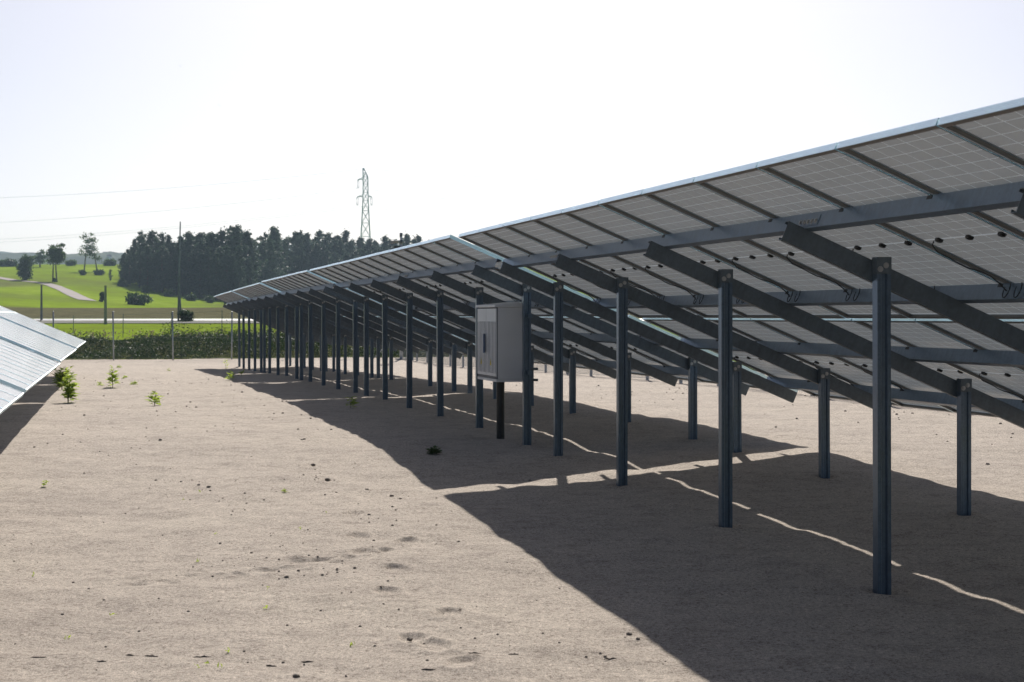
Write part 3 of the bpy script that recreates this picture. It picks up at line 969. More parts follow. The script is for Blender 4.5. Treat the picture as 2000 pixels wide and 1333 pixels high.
# ----------------------------------------------------------------- vegetation helpers
def cards(cent, size, rng, flat=0.0, name='foliage', m=None, elong=1.0, drop=0.0):
    """one small leaf-shaped face (two triangles folded) per centre"""
    n = len(cent)
    cent = np.asarray(cent)
    a = rng.normal(size=(n, 3)); a[:, 2] *= (1 - flat); a /= np.linalg.norm(a, axis=1)[:, None] + 1e-9
    b = rng.normal(size=(n, 3)); b -= (b * a).sum(1)[:, None] * a; b /= np.linalg.norm(b, axis=1)[:, None] + 1e-9
    s = (np.asarray(size) * (0.6 + 0.8 * rng.rand(n)))[:, None]
    c = np.cross(a, b)
    p0 = cent - a * s * elong; p1 = cent + b * s * 0.55 + c * s * 0.15; p2 = cent + a * s * elong; p3 = cent - b * s * 0.55 + c * s * 0.15
    v = np.stack([p0, p1, p2, p3], 1).reshape(-1, 3)
    f = np.arange(4 * n).reshape(n, 4)
    me_ = bpy.data.meshes.new(name)
    me_.vertices.add(4 * n); me_.vertices.foreach_set('co', v.ravel())
    me_.loops.add(4 * n); me_.loops.foreach_set('vertex_index', f.ravel().astype(np.int32))
    me_.polygons.add(n); me_.polygons.foreach_set('loop_start', np.arange(0, 4 * n, 4, dtype=np.int32))
    me_.update(calc_edges=True)
    me_.materials.append(m)
    return me_

def pine_proto(seed):
    """unit-height pine: bare lower trunk, ragged crown of needle clumps on limbs"""
    rng = np.random.RandomState(seed); rr = random.Random(seed)
    lean = rr.uniform(-0.03, 0.03)
    mb = MB()
    mb.tube([(0, 0, -0.03), (lean * 0.4, 0, 0.4), (lean, 0, 0.95)], [0.014, 0.010, 0.003], 6)
    C = []
    nl = 64
    for i in range(nl):
        f = i / (nl - 1)
        z = 0.05 + 0.91 * f ** 0.9
        prof_ = 0.02 + (0.10 + 0.05 * math.sin(f * 13 + seed)) * math.sin(math.pi * min(1.0, 0.12 + 0.86 * f)) ** 0.6 if seed % 2 else (0.125 + 0.06 * math.sin(f * 11 + seed)) * (1 - f) ** 0.7 * min(1, 0.55 + f * 1.6) + 0.014
        ang = rr.uniform(0, 2 * math.pi)
        rad = prof_ * rr.uniform(0.55, 1.15)
        x, y = lean * z + rad * math.cos(ang), rad * math.sin(ang)
        zt = z + rad * rr.uniform(0.1, 0.6)
        if i % 2 == 0:
            mb.tube([(lean * z, 0, z), (x, y, zt)], [0.004, 0.0015], 4)
        k = int(38 * (1.25 - f * 0.6))
        for t in (0.55, 1.0):
            cx, cy_, cz_ = lean * z + (x - lean * z) * t, y * t, z + (zt - z) * t
            C.append(rng.normal(size=(k, 3)) * np.array([0.026, 0.026, 0.014]) * (1.1 - 0.4 * f) + np.array([cx, cy_, cz_]))
    top = rng.normal(size=(26, 3)) * np.array([0.012, 0.012, 0.025]) + np.array([lean, 0, 0.965])
    C.append(top)
    C = np.concatenate(C)
    return mb.mesh('trunk', M['bark'], True), cards(C, np.full(len(C), 0.0145), rng, 0.2, 'crown', M['needles'])

def blob_crown(seed, n_cl, per, rx, rz, zc, leaf, m, sigma=0.35, name='crown'):
    rng = np.random.RandomState(seed)
    C = []
    for i in range(n_cl):
        d = rng.normal(size=3); d /= np.linalg.norm(d)
        q = rng.rand() ** 0.45
        c = d * q * np.array([rx, rx, rz]) * (0.75 + 0.4 * rng.rand()) + np.array([0, 0, zc])
        C.append(rng.normal(size=(per, 3)) * sigma * rx * 0.5 * np.array([1, 1, 0.7]) + c)
    C = np.concatenate(C)
    return cards(C, np.full(len(C), leaf), rng, 0.1, name, m)

# ----------------------------------------------------------------- the pine wood
protos = [pine_proto(s) for s in (1, 2, 3, 4, 5, 6)]
fx = [215, 250, 300, 350, 420, 480, 560, 650, 760, 860]
fyb = [548, 557, 569, 579, 588, 592, 588, 584, 580, 576]
tx = [222, 235, 250, 268, 290, 310, 330, 352, 380, 405, 430, 452, 475, 490, 500, 506, 515, 540, 570, 600, 630, 655, 675, 690, 715, 745, 770, 800, 815, 830, 860]
ty = [512, 492, 482, 458, 456, 458, 465, 462, 458, 462, 452, 450, 448, 462, 492, 470, 450, 449, 455, 457, 456, 462, 452, 468, 464, 462, 470, 460, 462, 474, 480]
x = 221.0
while x < 850:
    dfront = hit(x, float(np.interp(x, fx, fyb)), 150)[3]
    for row in range(4):
        px = x + R.uniform(-6, 6) + row * 4
        if 494 < px < 505: continue
        if row > 0 and px < 240: continue
        d = dfront + 3 + row * 9 + R.uniform(-3, 3)
        X, Y = xy((px - CX) / FPX * d, d)
        gz = float(field_z(X, Y))
        top = EYE + (HY - np.interp(px, tx, ty)) / FPX * d
        h = 1.03 * (top - gz) * R.uniform(0.78, 1.04) * (0.80 if row == 0 else 1.0)
        if px < 235: h *= 0.9
        tr, cr = protos[R.randrange(6)]
        t = empty('pine_tree', (X, Y, gz), (R.uniform(-.03, .03), R.uniform(-.03, .05), R.uniform(0, 6.28)))
        w = h * R.uniform(0.85, 1.25)
        t.scale = (w, w, h)
        tag(t, 'dark tall pine standing in the dense wood beyond the road', 'pine tree', 'pines of the wood beyond the road')
        link('trunk', tr, t); link('crown', cr, t)
    x += R.uniform(10.5, 14.5)

def place(name, x, y, label, cat, group=None):
    X, Y, Z, d = hit(x, y, 60)
    t = empty(name, (X, Y, Z - 0.05), (0, 0, R.uniform(0, 0.4)))
    tag(t, label, cat, group)
    return t, d / FPX         # metres per photo pixel there

def shrub(name, x, y, wpx, hpx, label, m='shrub', seed=1, cat='shrub', ncl=40, per=44):
    t, s = place(name, x, y, label, cat)
    rx, rz = wpx * s / 2, hpx * s / 2
    link('foliage', blob_crown(seed, ncl, per, rx, rz, rz * 0.95, 0.11 * rx + 0.05, M[m], 0.42, 'foliage'), t)
    mb = MB()
    for k in range(4):
        mb.tube([(0, 0, -0.1), (R.uniform(-.5, .5) * rx, R.uniform(-.5, .5) * rx, rz * 1.2)], [0.05, 0.02], 5)
    link('stems', mb.mesh('stems', M['bark'], True), t)
    return t

# open-grown trees on the hill
t, s = place('field_tree', 107, 551, 'round topped tree on two thin trunks beside the dirt track', 'tree')
H = 76 * s
mb = MB(); mb.tube([(-4 * s, 0, -0.3), (-3 * s, 0, H * 0.4), (-1.0 * s, 0, H * 0.8)], [0.22, 0.16, 0.06], 7); link('trunk', mb.mesh('trunk', M['birchbark'], True), t)
mb = MB(); mb.tube([(4 * s, 0, -0.3), (2 * s, 0, H * 0.4), (1.0 * s, 0, H * 0.85)], [0.22, 0.16, 0.06], 7); link('trunk', mb.mesh('trunk', M['birchbark'], True), t)
link('crown', blob_crown(21, 60, 40, 18 * s, 20 * s, H * 0.70, 0.30, M['leaves'], 0.34), t)
mb = MB(); mb.tube([(0, 0, H * .7), (14 * s, 0, H * 0.92), (20 * s, 0, H * 0.97)], [0.06, 0.03, 0.01], 5); link('limb', mb.mesh('limb', M['birchbark']), t)
link('leafy_branch', blob_crown(22, 8, 22, 5 * s, 3 * s, H * 0.95, 0.24, M['leaves'], 0.6, 'leafy_branch'), t).location.x = 15 * s
link('undergrowth', blob_crown(23, 10, 24, 6 * s, 5 * s, 4 * s, 0.22, M['shrub'], 0.5, 'undergrowth'), t)
for (bx, by, lean, hh, lab, sd) in ((164, 531, 9, 76, 'slender tree leaning right, one of a pair on the green hill', 31), (190, 531, -12, 66, 'slender tree leaning left with sparse crown, one of a pair on the green hill', 41)):
    t, s = place('field_tree', bx, by, lab, 'tree')
    H = hh * s
    mb = MB(); mb.tube([(0, 0, -0.3), (lean * 0.45 * s, 0, H * 0.5), (lean * s, 0, H * 0.97)], [0.25, 0.17, 0.04], 7); link('trunk', mb.mesh('trunk', M['birchbark'], True), t)
    rng = np.random.RandomState(sd)
    C = []
    for i in range(34):
        f = rng.rand()
        z = H * (0.36 + 0.62 * f)
        rad = (11 if sd == 31 else 9) * s * (0.45 + 0.6 * rng.rand())
        a = rng.rand() * 6.28
        C.append(rng.normal(size=(20, 3)) * np.array([3.1, 3.1, 1.9]) * s + np.array([lean * s * z / H + rad * math.cos(a), rad * math.sin(a), z]))
    C = np.concatenate(C)
    link('crown', cards(C, np.full(len(C), 0.26), rng, 0.1, 'crown', M['leaves']), t)
shrub('shrub', 161, 538, 13, 12, 'small dark bush at the foot of the tree leaning right', seed=51)
shrub('shrub', 193, 538, 19, 12, 'small dark bush at the foot of the tree leaning left', seed=52)
shrub('shrub', 47, 548, 30, 50, 'tall dark cone shaped bush beside the dirt track', seed=53, ncl=60)
t, s = place('field_tree', 78, 522, 'round tree on the crest behind the cone shaped bush', 'tree')
link('crown', blob_crown(61, 36, 24, 11 * s, 14 * s, 19 * s, 0.32, M['leaves'], 0.36), t)
mb = MB(); mb.tube([(0, 0, -0.3), (0, 0, 16 * s)], [0.3, 0.15], 7); link('trunk', mb.mesh('trunk', M['bark'], True), t)
shrub('shrub', 200, 590, 11, 23, 'small upright bush beside the lone concrete post', seed=54)
shrub('shrub', 268, 596, 42, 24, 'wide round bush alone in the green field', seed=55, ncl=46)
shrub('shrub', 364, 629, 28, 24, 'dark bush at the foot of the braced utility pole', seed=56)
shrub('shrub', 138, 519.5, 20, 11, 'pale green bush on the crest between the trees', 'leaves', seed=57)
shrub('shrub', 215, 519.5, 26, 13, 'low bush on the crest at the left edge of the wood', 'leaves', seed=58)
shrub('shrub', 15, 521, 34, 12, 'long low bush on the crest above the dirt track', 'shrub', seed=59)
shrub('shrub', 57, 520.5, 20, 24, 'yellow green bush on the crest behind the cone shaped bush', 'leaves', seed=60)
for i, (x, y, w, h) in enumerate([(240, 560, 18, 16), (285, 572, 16, 14), (330, 580, 18, 14), (372, 588, 20, 12), (410, 592, 18, 16), (445, 594, 20, 14), (470, 594, 16, 20)]):
    tag(shrub('shrub', x, y, w, h, 'low dark bush growing along the front edge of the pine wood', seed=70 + i), group='bushes along the edge of the wood')

# bank of weeds beyond the far fence
def bank():
    rng = np.random.RandomState(5)
    n = 8500
    X = rng.uniform(-26, 17, n); Y = 81.7 + 6.8 * rng.rand(n) ** 0.9
    C, S = [], []
    dens = np.array([float(vnoise(a * 0.8, b * 0.7, 40) + 0.6 * vnoise(a * 0.21, b * 0.3, 41)) for a, b in zip(X, Y)])
    for x, y, q in zip(X, Y, dens):
        h = (0.24 + 0.48 * rng.rand()) * (1.0 + 1.5 * q) * (1.7 if rng.rand() < 0.04 else 1.0) * (1 if y < 86.5 else 0.55)
        k = 16
        zz = rng.rand(k) ** 0.8 * h
        z0 = float(field_z(x, y))
        C.append(np.stack([x + rng.normal(size=k) * 0.12, y + rng.normal(size=k) * 0.10, z0 + zz], 1))
        S.append(0.022 + 0.024 * rng.rand(k))
    C = np.concatenate(C); S = np.concatenate(S)
    return cards(C, S, rng, -0.2, 'bank_weeds', M['bankweed'], 1.25)
tag(link('bank_weeds', bank()), 'dense dark green weeds covering the bank behind the far fence', 'weeds', kind='stuff')
def seeds():
    rng = np.random.RandomState(6)
    n = 1500
    X = rng.uniform(-26, 17, n); Y = 85.0 + 5.5 * rng.rand(n)
    Z = field_z(X, Y) + 0.1 + 0.4 * rng.rand(n)
    return cards(np.stack([X, Y, Z], 1), np.full(n, 0.05), rng, -0.5, 'seeding_grass', M['seed'], 1.8)
tag(link('seeding_grass', seeds()), 'tall dry grass with pale seed heads on top of the bank', 'grass', kind='stuff')

# ----------------------------------------------------------------- weeds in the sand
def weed(x, y, hpx, wpx, label, seed, stems=4, dark=False, leaf=0.05, nleaf=16):
    X, Y, Z, d = hit(x, y)
    s = d / FPX
    h, w = hpx * s, wpx * s / 2
    rr = random.Random(seed); rng = np.random.RandomState(seed)
    t = empty('weed_plant', (X, Y, Z - 0.01))
    tag(t, label, 'weed')
    mb = MB(); C = []
    lv = MB()
    for k in range(stems):
        a = rr.uniform(0, 6.28); f = 1.0 if k == 0 else rr.uniform(0.5, 0.95)
        bx, by = math.cos(a) * w * rr.uniform(0.3, 0.9) * (0.3 if k == 0 else 1), math.sin(a) * w * rr.uniform(0.3, 0.9) * (0.3 if k == 0 else 1)
        P = [Vector((bx * q * q, by * q * q, h * f * q * (1.08 - 0.08 * q))) for q in (0, 0.25, 0.5, 0.75, 1.0)]
        mb.tube(P, [0.008 * h / 0.5, 0.007 * h / 0.5, 0.006 * h / .5, 0.004 * h / .5, 0.002], 5)
        for i in range(nleaf):
            q = rr.uniform(0.15, 1.0)
            j = min(3, int(q * 4)); p = P[j].lerp(P[j + 1], q * 4 - j)
            az = rr.uniform(0, 6.28); up = rr.uniform(-0.1, 0.9)
            L_ = 1.7 * leaf * rr.uniform(0.6, 1.3) * (1.15 - 0.5 * q)
            dv = Vector((math.cos(az), math.sin(az), up)).normalized()
            sd_ = dv.cross(Vector((0, 0, 1))).normalized()
            nrm = sd_.cross(dv)
            a0 = p + dv * L_ * 0.15
            m1 = p + dv * L_ * 0.6
            tip = p + dv * L_ * 1.25 - Vector((0, 0, L_ * 0.15))
            b = len(lv.v)
            lv.add([a0, m1 + sd_ * L_ * 0.32 + nrm * L_ * 0.08, tip, m1 - sd_ * L_ * 0.32 + nrm * L_ * 0.08], [(0, 1, 2), (0, 2, 3)])
    link('stems', mb.mesh('stems', M['weedstem'], True), t)
    link('leaves', lv.mesh('leaves', M['leaves'] if dark else M['weed'], fix=False), t)
    return t
weed(133, 787, 66, 38, 'tall leafy weed in front of the bushy one beside the shining tables', 101, 7, leaf=0.085, nleaf=20)
weed(121, 762, 48, 48, 'broad bushy weed half in the shadow of the shining tables', 102, 12, leaf=0.09, nleaf=20)
weed(220, 757, 40, 16, 'slender upright weed standing alone on the open sand strip', 103, 4, leaf=0.08, nleaf=18)
weed(302, 793, 33, 22, 'small bright green weed with broad leaves in the middle of the sand', 104, 4, leaf=0.075, nleaf=9)
weed(441, 720, 17, 8, 'thin small weed by the far tip of the long shadow', 105, 2, leaf=0.07, nleaf=9)
weed(450, 743, 18, 10, 'small yellow green weed at the edge of the long shadow', 106, 3, leaf=0.08, nleaf=9)
weed(470, 735, 12, 14, 'pale low weed inside the far part of the shadow', 107, 3, leaf=0.06, nleaf=8)
weed(685, 798, 24, 15, 'small weed in the shade between shadow strips', 108, 3, leaf=0.07, nleaf=8)
weed(848, 888, 14, 34, 'flat dark green weed rosette in the shade of the large table', 109, 9, True, 0.042, 9)
weed(232, 719, 6, 8, 'tiny round weed near the far fence', 110, 3, leaf=0.06, nleaf=8)
weed(196, 754, 7, 8, 'tiny weed tuft beside the slender upright weed', 111, 3, leaf=0.05, nleaf=8)
weed(245, 740, 6, 10, 'little dry tuft beyond the slender upright weed', 112, 3, leaf=0.05, nleaf=8)
weed(262, 752, 7, 16, 'spreading low tuft of grass on the open sand', 113, 5, leaf=0.05, nleaf=8)
weed(330, 726, 6, 7, 'tiny sprout near the middle of the sand strip', 114, 2, leaf=0.05, nleaf=7)
weed(85, 951, 14, 18, 'small sprout in the sand near the shadow of the shining tables', 115, 3, leaf=0.022, nleaf=7)
weed(556, 962, 11, 12, 'small sprout among the soil crumbs', 116, 3, leaf=0.018, nleaf=7)

def sprouts():
    rng = np.random.RandomState(9); C = []
    for k in range(16):
        x, y = rng.uniform(60, 720), rng.uniform(930, 1320)
        X, Y, Z, d = hit(x, y)
        n = 4
        C.append(np.stack([X + rng.normal(size=n) * 0.008, Y + rng.normal(size=n) * 0.008, Z + 0.004 + 0.018 * rng.rand(n)], 1))
    C = np.concatenate(C)
    return cards(C, np.full(len(C), 0.007), rng, -0.6, 'sprouts', M['weed'], 1.6)
tag(link('sprouts', sprouts()), 'scattered tiny green sprouts in the pale sand', 'sprouts', kind='stuff')

# ----------------------------------------------------------------- soil clods, twigs, crumbs
def clod_mesh(seed):
    rng = np.random.RandomState(seed)
    bm = bmesh.new()
    bmesh.ops.create_icosphere(bm, subdivisions=2, radius=1.0)
    for v in bm.verts:
        v.co *= 1 + 0.45 * (rng.rand() - 0.5)
        v.co.z *= 0.62
    me_ = bpy.data.meshes.new('soil_clod'); bm.to_mesh(me_); bm.free()
    me_.materials.append(M['clod'])
    return me_
CL = [clod_mesh(s) for s in range(4)]
for (x, y, w, lab) in [(765, 970, 13, 'dark clod of soil near the edge of the large shadow'), (782, 975, 8, 'little clod next to the larger one by the shadow'),
                       (773, 997, 7, 'lone small clod below the pair by the shadow'), (388, 948, 9, 'brown clod beside the dark crumbs on the pale sand'),
                       (408, 952, 12, 'dark crumbly clod with a twig beside it'), (640, 938, 16, 'flat dark clod in a footprint'),
                       (612, 909, 12, 'dark clod on the rim of a hollow'), (1229, 1240, 18, 'rounded brown clod close to the shadow edge'),
                       (1246, 1249, 13, 'smaller brown clod touching the shadow edge'), (578, 1322, 20, 'black lump of earth with a stub'),
                       (477, 1273, 9, 'single dark pebble on the open sand'), (560, 1128, 13, 'clod on the scuffed trail'),
                       (1035, 939, 9, 'small clod in the bright gap between shadows'), (800, 1250, 18, 'dark clod in the deepest footprint')]:
    X, Y, Z, d = hit(x, y)
    r_ = 0.72 * w * d / FPX / 2
    o = link('soil_clod', CL[R.randrange(4)], None, (X, Y, Z + r_ * 0.12), (0, 0, R.uniform(0, 6)), (r_, r_, r_))
    tag(o, lab, 'clod', 'soil clods on the sand')
for (x, y, l, a, lab) in [(1195, 1288, 34, 0.1, 'short crooked twig between the two clods and the bright sand'), (928, 1277, 26, -0.1, 'thin twig above a footprint'),
                          (1003, 1279, 20, 0, 'straight bit of twig right of a footprint'), (837, 1309, 28, -0.1, 'twig lying along the lower footprints'),
                          (295, 1283, 30, 0, 'dark flat twig alone on the pale sand'), (255, 1281, 18, 0, 'small twig next to the flat dark one'),
                          (395, 1284, 34, -0.1, 'twig with a thin tail on the open sand'), (75, 1285, 30, -0.05, 'dark twig left of the pair of flat twigs'),
                          (530, 1302, 20, -0.1, 'thin twig by the black lump of earth'), (198, 1293, 18, 0, 'short twig standing apart on the sand'),
                          (600, 1294, 24, 0, 'pair of thin twigs right of the black lump')]:
    X, Y, Z, d = hit(x, y)
    s = d / FPX
    mb = MB()
    pts = []
    for k in range(6):
        q = k / 5 - 0.5
        pts.append((q * l * s, R.uniform(-.10, .10) * l * s, R.uniform(0.0, 0.005)))
    mb.tube(pts, [0.0015, 0.0035, 0.0045, 0.004, 0.003, 0.0015], 5)
    tag(link('twig', mb.mesh('twig', M['twig']), None, (X, Y, Z), (0, 0, -PHI + a + R.uniform(-.35, .35))), lab, 'twig', 'twigs on the sand')

def crumbs():
    rng = np.random.RandomState(12)
    mb = MB()
    def lump(X, Y, Z, r):
        b = [(math.cos(a + 0.5) * r * rng.uniform(0.6, 1.3), math.sin(a + 0.5) * r * rng.uniform(0.6, 1.3)) for a in [i * 2 * math.pi / 5 for i in range(5)]]
        mb.add([(X + p[0], Y + p[1], Z - 0.3 * r) for p in b] + [(X + p[0] * .5, Y + p[1] * .5, Z + r * 0.6) for p in b],
               [(i, (i + 1) % 5, 5 + (i + 1) % 5, 5 + i) for i in range(5)] + [(5, 6, 7, 8, 9)])
    cl_ = [(400, 950, 60, 14, 26), (640, 935, 40, 14, 26), (560, 1115, 90, 20, 40), (770, 985, 60, 25, 22), (700, 1040, 80, 40, 30), (560, 960, 90, 25, 26), (430, 1010, 60, 60, 26), (1180, 1270, 60, 30, 16), (800, 1240, 120, 50, 18), (350, 880, 160, 30, 24), (250, 880, 120, 30, 16), (150, 900, 120, 40, 14)]
    for (x, y, sx, sy, n) in cl_:
        for k in range(n):
            X, Y, Z, d = hit(x + rng.normal() * sx, y + rng.normal() * sy * 0.8)
            lump(X, Y, Z, 0.004 + 0.012 * rng.rand() ** 2.5)
    for k in range(240):
        x, y = rng.uniform(0, 1100), rng.uniform(800, 1330)
        if x > 235 + (y - 618) / 0.56: continue
        X, Y, Z, d = hit(x, y)
        lump(X, Y, Z, 0.003 + 0.009 * rng.rand() ** 2.5)
    for k in range(120):
        X, Y = rng.uniform(8.4, 12.4), rng.uniform(12, 40)
        lump(X, Y, float(sand_z(X, Y)), 0.012 + 0.02 * rng.rand() ** 2)
    for k in range(120):
        X, Y = rng.uniform(-1.0, 3.0), rng.uniform(18, 50)
        lump(X, Y, float(sand_z(X, Y)), 0.012 + 0.02 * rng.rand() ** 2)
    return mb.mesh('soil_crumbs', M['clod'], fix=False)
tag(link('soil_crumbs', crumbs()), 'fine dark crumbs of soil strewn over the sand', 'crumbs', kind='stuff')

# ----------------------------------------------------------------- poles, old wire fence, pylon and power lines
def concrete_post(x, y, hpx, label):
    t, s = place('concrete_post', x, y, label, 'post')
    H = hpx * s
    mb = MB()
    mb.add([(-.10, -.09, -.3), (.10, -.09, -.3), (.10, .09, -.3), (-.10, .09, -.3), (-.065, -.055, H), (.065, -.055, H), (.065, .055, H), (-.065, .055, H)],
           [(0, 3, 2, 1), (4, 5, 6, 7), (0, 1, 5, 4), (1, 2, 6, 5), (2, 3, 7, 6), (3, 0, 4, 7)])
    link('shaft', mb.mesh('shaft', M['concrete']), t)
    mb = MB(); mb.box(-0.08, 0.08, -0.06, 0.06, H + 0.001, H + 0.04); link('cap', mb.mesh('cap', M['concrete']), t)
concrete_post(81, 627, 70, 'grey concrete post on the far side of the road')
concrete_post(206, 634, 76, 'grey concrete post on the near verge of the road')
t, s = place('utility_pole', 348, 629, 'tall wooden utility pole with a slanting brace in front of the pine wood', 'utility pole')
mb = MB(); mb.tube([(0, 0, -0.3), (2.2 * s, 0, 90 * s), (4.5 * s, 0, 197 * s)], [0.085, 0.075, 0.05], 9); link('pole', mb.mesh('pole', M['wood'], True), t)
mb = MB(); mb.tube([(13 * s, 0.5, -0.2), (3.4 * s, 0.12, 70 * s)], [0.075, 0.06], 8); link('brace', mb.mesh('brace', M['wood'], True), t)
mb = MB(); mb.tube([(0.5 * s, 0, 20 * s), (10 * s, 0.3, 20 * s)], 0.03, 6); link('tie_bar', mb.mesh('tie_bar', M['bolt'], True), t)
X, Y, Z, d = hit(145, 652, 60)
root = empty('old_wire_fence', (X, Y, Z))
tag(root, 'thin old wire fence on slim stakes along the top of the weed bank', 'fence')
prev = None
for (x, yt) in ((50, 620), (143, 616), (240, 613), (334, 610), (433, 606), (530, 603)):
    d = 93.0
    X, Y = xy((x - CX) / FPX * d, d)
    gz = float(field_z(X, Y)); top = EYE + (HY - yt) / FPX * d
    mb = MB(); mb.tube([(X, Y, gz - 0.2), (X + 0.02, Y, top)], 0.022, 6); child_world('stake', mb.mesh('stake', M['concrete']), root)
    if prev:
        for f in (0.35, 0.65, 0.95):
            a = (prev[0], prev[1], prev[2] + (prev[3] - prev[2]) * f); b = (X, Y, gz + (top - gz) * f)
            mb = MB(); mb.tube([a, b], 0.004, 4); child_world('wire', mb.mesh('wire', M['wire']), root)
    prev = (X, Y, gz, top)

PD = 600.0
ps = PD / FPX
pX, pY = xy((714 - CX) / FPX * PD, PD)
pz0 = float(field_z(pX, pY))
root = empty('power_pylon', (pX, pY, pz0), (0, 0, -PHI))
tag(root, 'tall lattice power pylon rising behind the pine wood', 'pylon')
def zpx(y): return EYE + (HY - y) * ps - pz0
mb_l, mb_b = MB(), MB()
lev = [(zpx(640) if zpx(640) < -1 else -1.0, 19), (zpx(560), 15.5), (zpx(520), 12.8), (zpx(490), 10.6), (zpx(462), 8.8), (zpx(436), 7.4), (zpx(412), 6.2), (zpx(392), 5.3), (zpx(376), 4.9), (zpx(360), 4.8), (zpx(346), 4.6), (zpx(338), 3.0), (zpx(329), 0.8)]
lev = [(max(z, -1.0), w * ps) for z, w in lev]
offs = [0.0] * 10 + [-0.2 * ps, -2.0 * ps, -4.5 * ps]
for i in range(len(lev) - 1):
    (za, wa), (zb, wb) = lev[i], lev[i + 1]
    ca = [(sx * wa + offs[i], sy * wa, za) for sx, sy in ((-1, -1), (1, -1), (1, 1), (-1, 1))]
    cb = [(sx * wb + offs[i + 1], sy * wb, zb) for sx, sy in ((-1, -1), (1, -1), (1, 1), (-1, 1))]
    for k in range(4):
        mb_l.tube([ca[k], cb[k]], 0.13, 4)
        mb_b.tube([ca[k], cb[(k + 1) % 4]], 0.07, 4); mb_b.tube([ca[(k + 1) % 4], cb[k]], 0.07, 4)
        mb_b.tube([cb[k], cb[(k + 1) % 4]], 0.06, 4)
link('legs', mb_l.mesh('legs', M['pylon']), root); link('lattice_bracing', mb_b.mesh('lattice_bracing', M['pylon']), root)
arms = [(699.5, 351), (698, 384.5), (725.5, 384.5)]
tips = []
for (ax, ay) in arms:
    mb = MB(); x_ = (ax - 714) * ps; z_ = zpx(ay)
    sgn = -1 if x_ < 0 else 1
    for sy in (-1, 1):
        mb.tube([(x_, 0, z_), (sgn * 4.8 * ps, sy * 4.8 * ps * 0.6, z_)], 0.14, 4)
        mb.tube([(x_, 0, z_), (sgn * 4.8 * ps, sy * 4.8 * ps * 0.6, z_ + 4 * ps)], 0.08, 4)
    link('cross_arm', mb.mesh('cross_arm', M['pylon']), root)
    mb = MB()
    for sx in (-1, 1):
        mb.tube([(x_, 0, z_), (x_ + sx * 1.5 * ps, 0, z_ - 3 * ps), (x_ + sx * 1.5 * ps, 0, z_ - 14 * ps), (x_, 0, z_ - 16.5 * ps)], 0.11, 5)
    link('insulator_string', mb.mesh('insulator_string', M['pylon']), root)
    tips.append((x_, z_ - 17 * ps))
tips.append((-4.5 * ps, zpx(330)))
rotz = Matrix.Rotation(-PHI, 4, 'Z')
labs = ['upper left', 'lower left', 'lower right', 'earth']
def wireline(a, b, sag, rad, label):
    mb = MB(); pts = []
    for k in range(25):
        f = k / 24
        p = Vector(a).lerp(Vector(b), f); p.z -= 4 * sag * f * (1 - f)
        pts.append(p - Vector(a))
    mb.tube(pts, rad, 4)
    tag(link('power_line', mb.mesh('power_line', M['pylon']), None, a), label, 'power line', 'wires strung from the pylon')
ends_l = [(-40, 437, 620), (-40, 470, 620), (-40, 476, 640), (-40, 388, 620)]
ends_r = [(1400, 436, 620), (1400, 478, 640), (1400, 472, 620), (1400, 362, 620)]
nm = ['wire from the upper arm of the pylon', 'wire from the long lower arm of the pylon', 'wire from the short lower arm of the pylon', 'earth wire from the tip of the pylon']
for i, (tx_, tz_) in enumerate(tips):
    w = rotz @ Vector((tx_, 0, tz_)) + Vector((pX, pY, pz0))
    wireline(tuple(w), ray(*ends_l[i]), 1.5, 0.03, nm[i] + ' running over the green hill')
    wireline(tuple(w), ray(*ends_r[i]), 1.0, 0.03, nm[i] + ' running behind the solar tables')

# far houses on the wooded ridge
def house(x, y, d, w, h, label):
    X, Y, Z = ray(x, y, d)
    t = empty('house', (X, Y, Z), (0, 0, -PHI + R.uniform(-.3, .3)))
    t.scale = (0.5, 0.5, 0.5)
    tag(t, label, 'house', 'far houses on the wooded hills')
    mb = MB(); mb.box(-w / 2, w / 2, -4, 4, -6, h); link('wall', mb.mesh('wall', M['house']), t)
    mb = MB(); o = 0.5
    mb.add([(-w / 2 - o, -4.5, h), (w / 2 + o, -4.5, h), (w / 2 + o, 4.5, h), (-w / 2 - o, 4.5, h), (-w / 2 - o, 0, h + 3), (w / 2 + o, 0, h + 3)], [(0, 1, 5, 4), (2, 3, 4, 5), (0, 4, 3), (1, 2, 5), (0, 3, 2, 1)])
    link('roof', mb.mesh('roof', M['roof']), t)
    for k in range(max(2, int(w / 4))):
        mb = MB(); xx = -w / 2 + (k + 0.5) * w / max(2, int(w / 4)); mb.box(xx - 0.6, xx + 0.6, -4.05, -3.98, h - 2.4, h - 0.9); link('window', mb.mesh('window', M['pane']), t)
house(205, 496, 2080, 9, 1.6, 'long white house on the far wooded ridge')
house(217, 496, 2090, 6, 1.8, 'white house next to the long one on the far ridge')
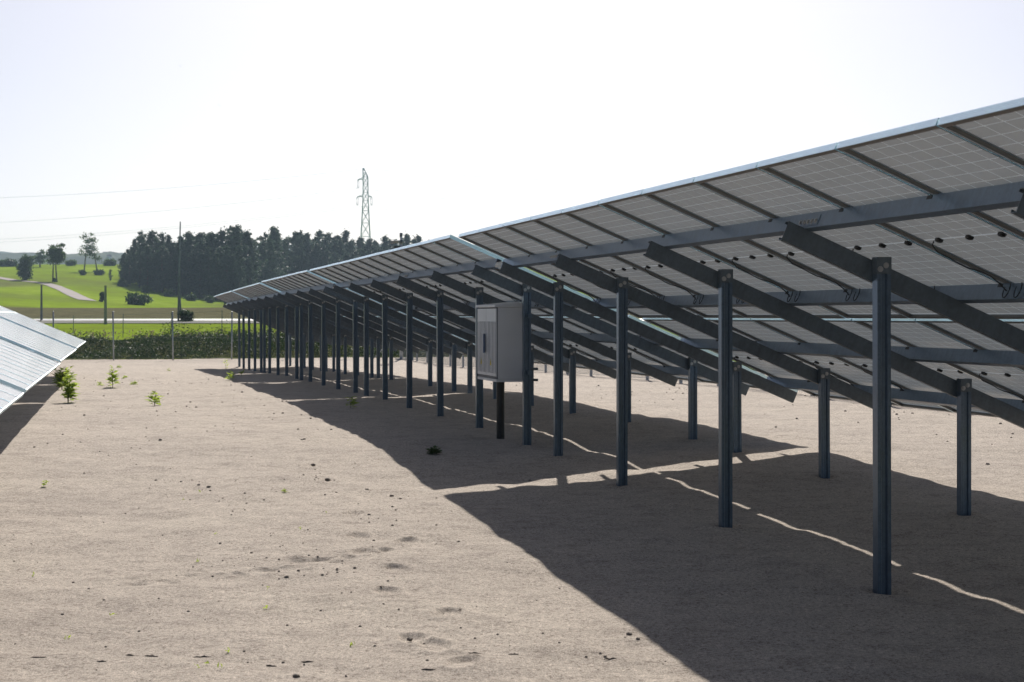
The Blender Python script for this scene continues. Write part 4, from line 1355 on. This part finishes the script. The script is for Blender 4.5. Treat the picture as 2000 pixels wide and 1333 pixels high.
house(213, 504, 1400, 5, 2.4, 'small white house low on the nearer wooded slope')
house(88, 511.5, 960, 5, 2.4, 'white house glimpsed behind the two trunked tree')

# two birds high in the sky
def bird(x, y, d, span, bank_, label):
    X, Y, Z = ray(x, y, d)
    mb = MB()
    h = span / 2
    mb.add([(0, -0.28 * h, 0), (0.10 * h, 0, 0.04 * h), (0, 0.5 * h, 0), (-0.10 * h, 0, 0.04 * h), (0, 0, -0.09 * h), (0, 0, 0.1 * h)],
           [(0, 1, 5), (1, 2, 5), (2, 3, 5), (3, 0, 5), (1, 0, 4), (2, 1, 4), (3, 2, 4), (0, 3, 4)])
    for s in (-1, 1):
        mb.add([(s * 0.08 * h, 0.18 * h, 0.05 * h), (s * 0.5 * h, 0.26 * h, 0.22 * h), (s * h, -0.05 * h, 0.12 * h), (s * 0.5 * h, -0.1 * h, 0.2 * h), (s * 0.08 * h, -0.14 * h, 0.05 * h), (s * 0.45 * h, 0.08 * h, 0.17 * h)],
               [(0, 1, 5), (1, 2, 5), (2, 3, 5), (3, 4, 5), (4, 0, 5)])
    o = link('bird', mb.mesh('bird', M['bird']), None, (X, Y, Z), (0.1, bank_, R.uniform(-.5, .5)))
    tag(o, label, 'bird')
bird(352, 130, 150, 0.42, 0.0, 'small bird gliding level, the higher of two in the sky')
bird(428, 207, 140, 0.36, 0.45, 'small banking bird, the lower of two in the sky')

# ----------------------------------------------------------------- haze
def haze():
    m = bpy.data.materials.new('pale_haze')
    m.use_nodes = True
    nt = m.node_tree
    for n in list(nt.nodes): nt.nodes.remove(n)
    out = nt.nodes.new('ShaderNodeOutputMaterial')
    v = nt.nodes.new('ShaderNodeVolumePrincipled')
    v.inputs['Color'].default_value = (0.62, 0.82, 1.0, 1)
    v.inputs['Density'].default_value = 0.00018
    v.inputs['Anisotropy'].default_value = 0.2
    nt.links.new(v.outputs[0], out.inputs['Volume'])
    mb = MB()
    mb.box(-3600, 3600, -1200, 3900, -10, 130)
    tag(link('haze', mb.mesh('haze', m)), kind='stuff')
haze()
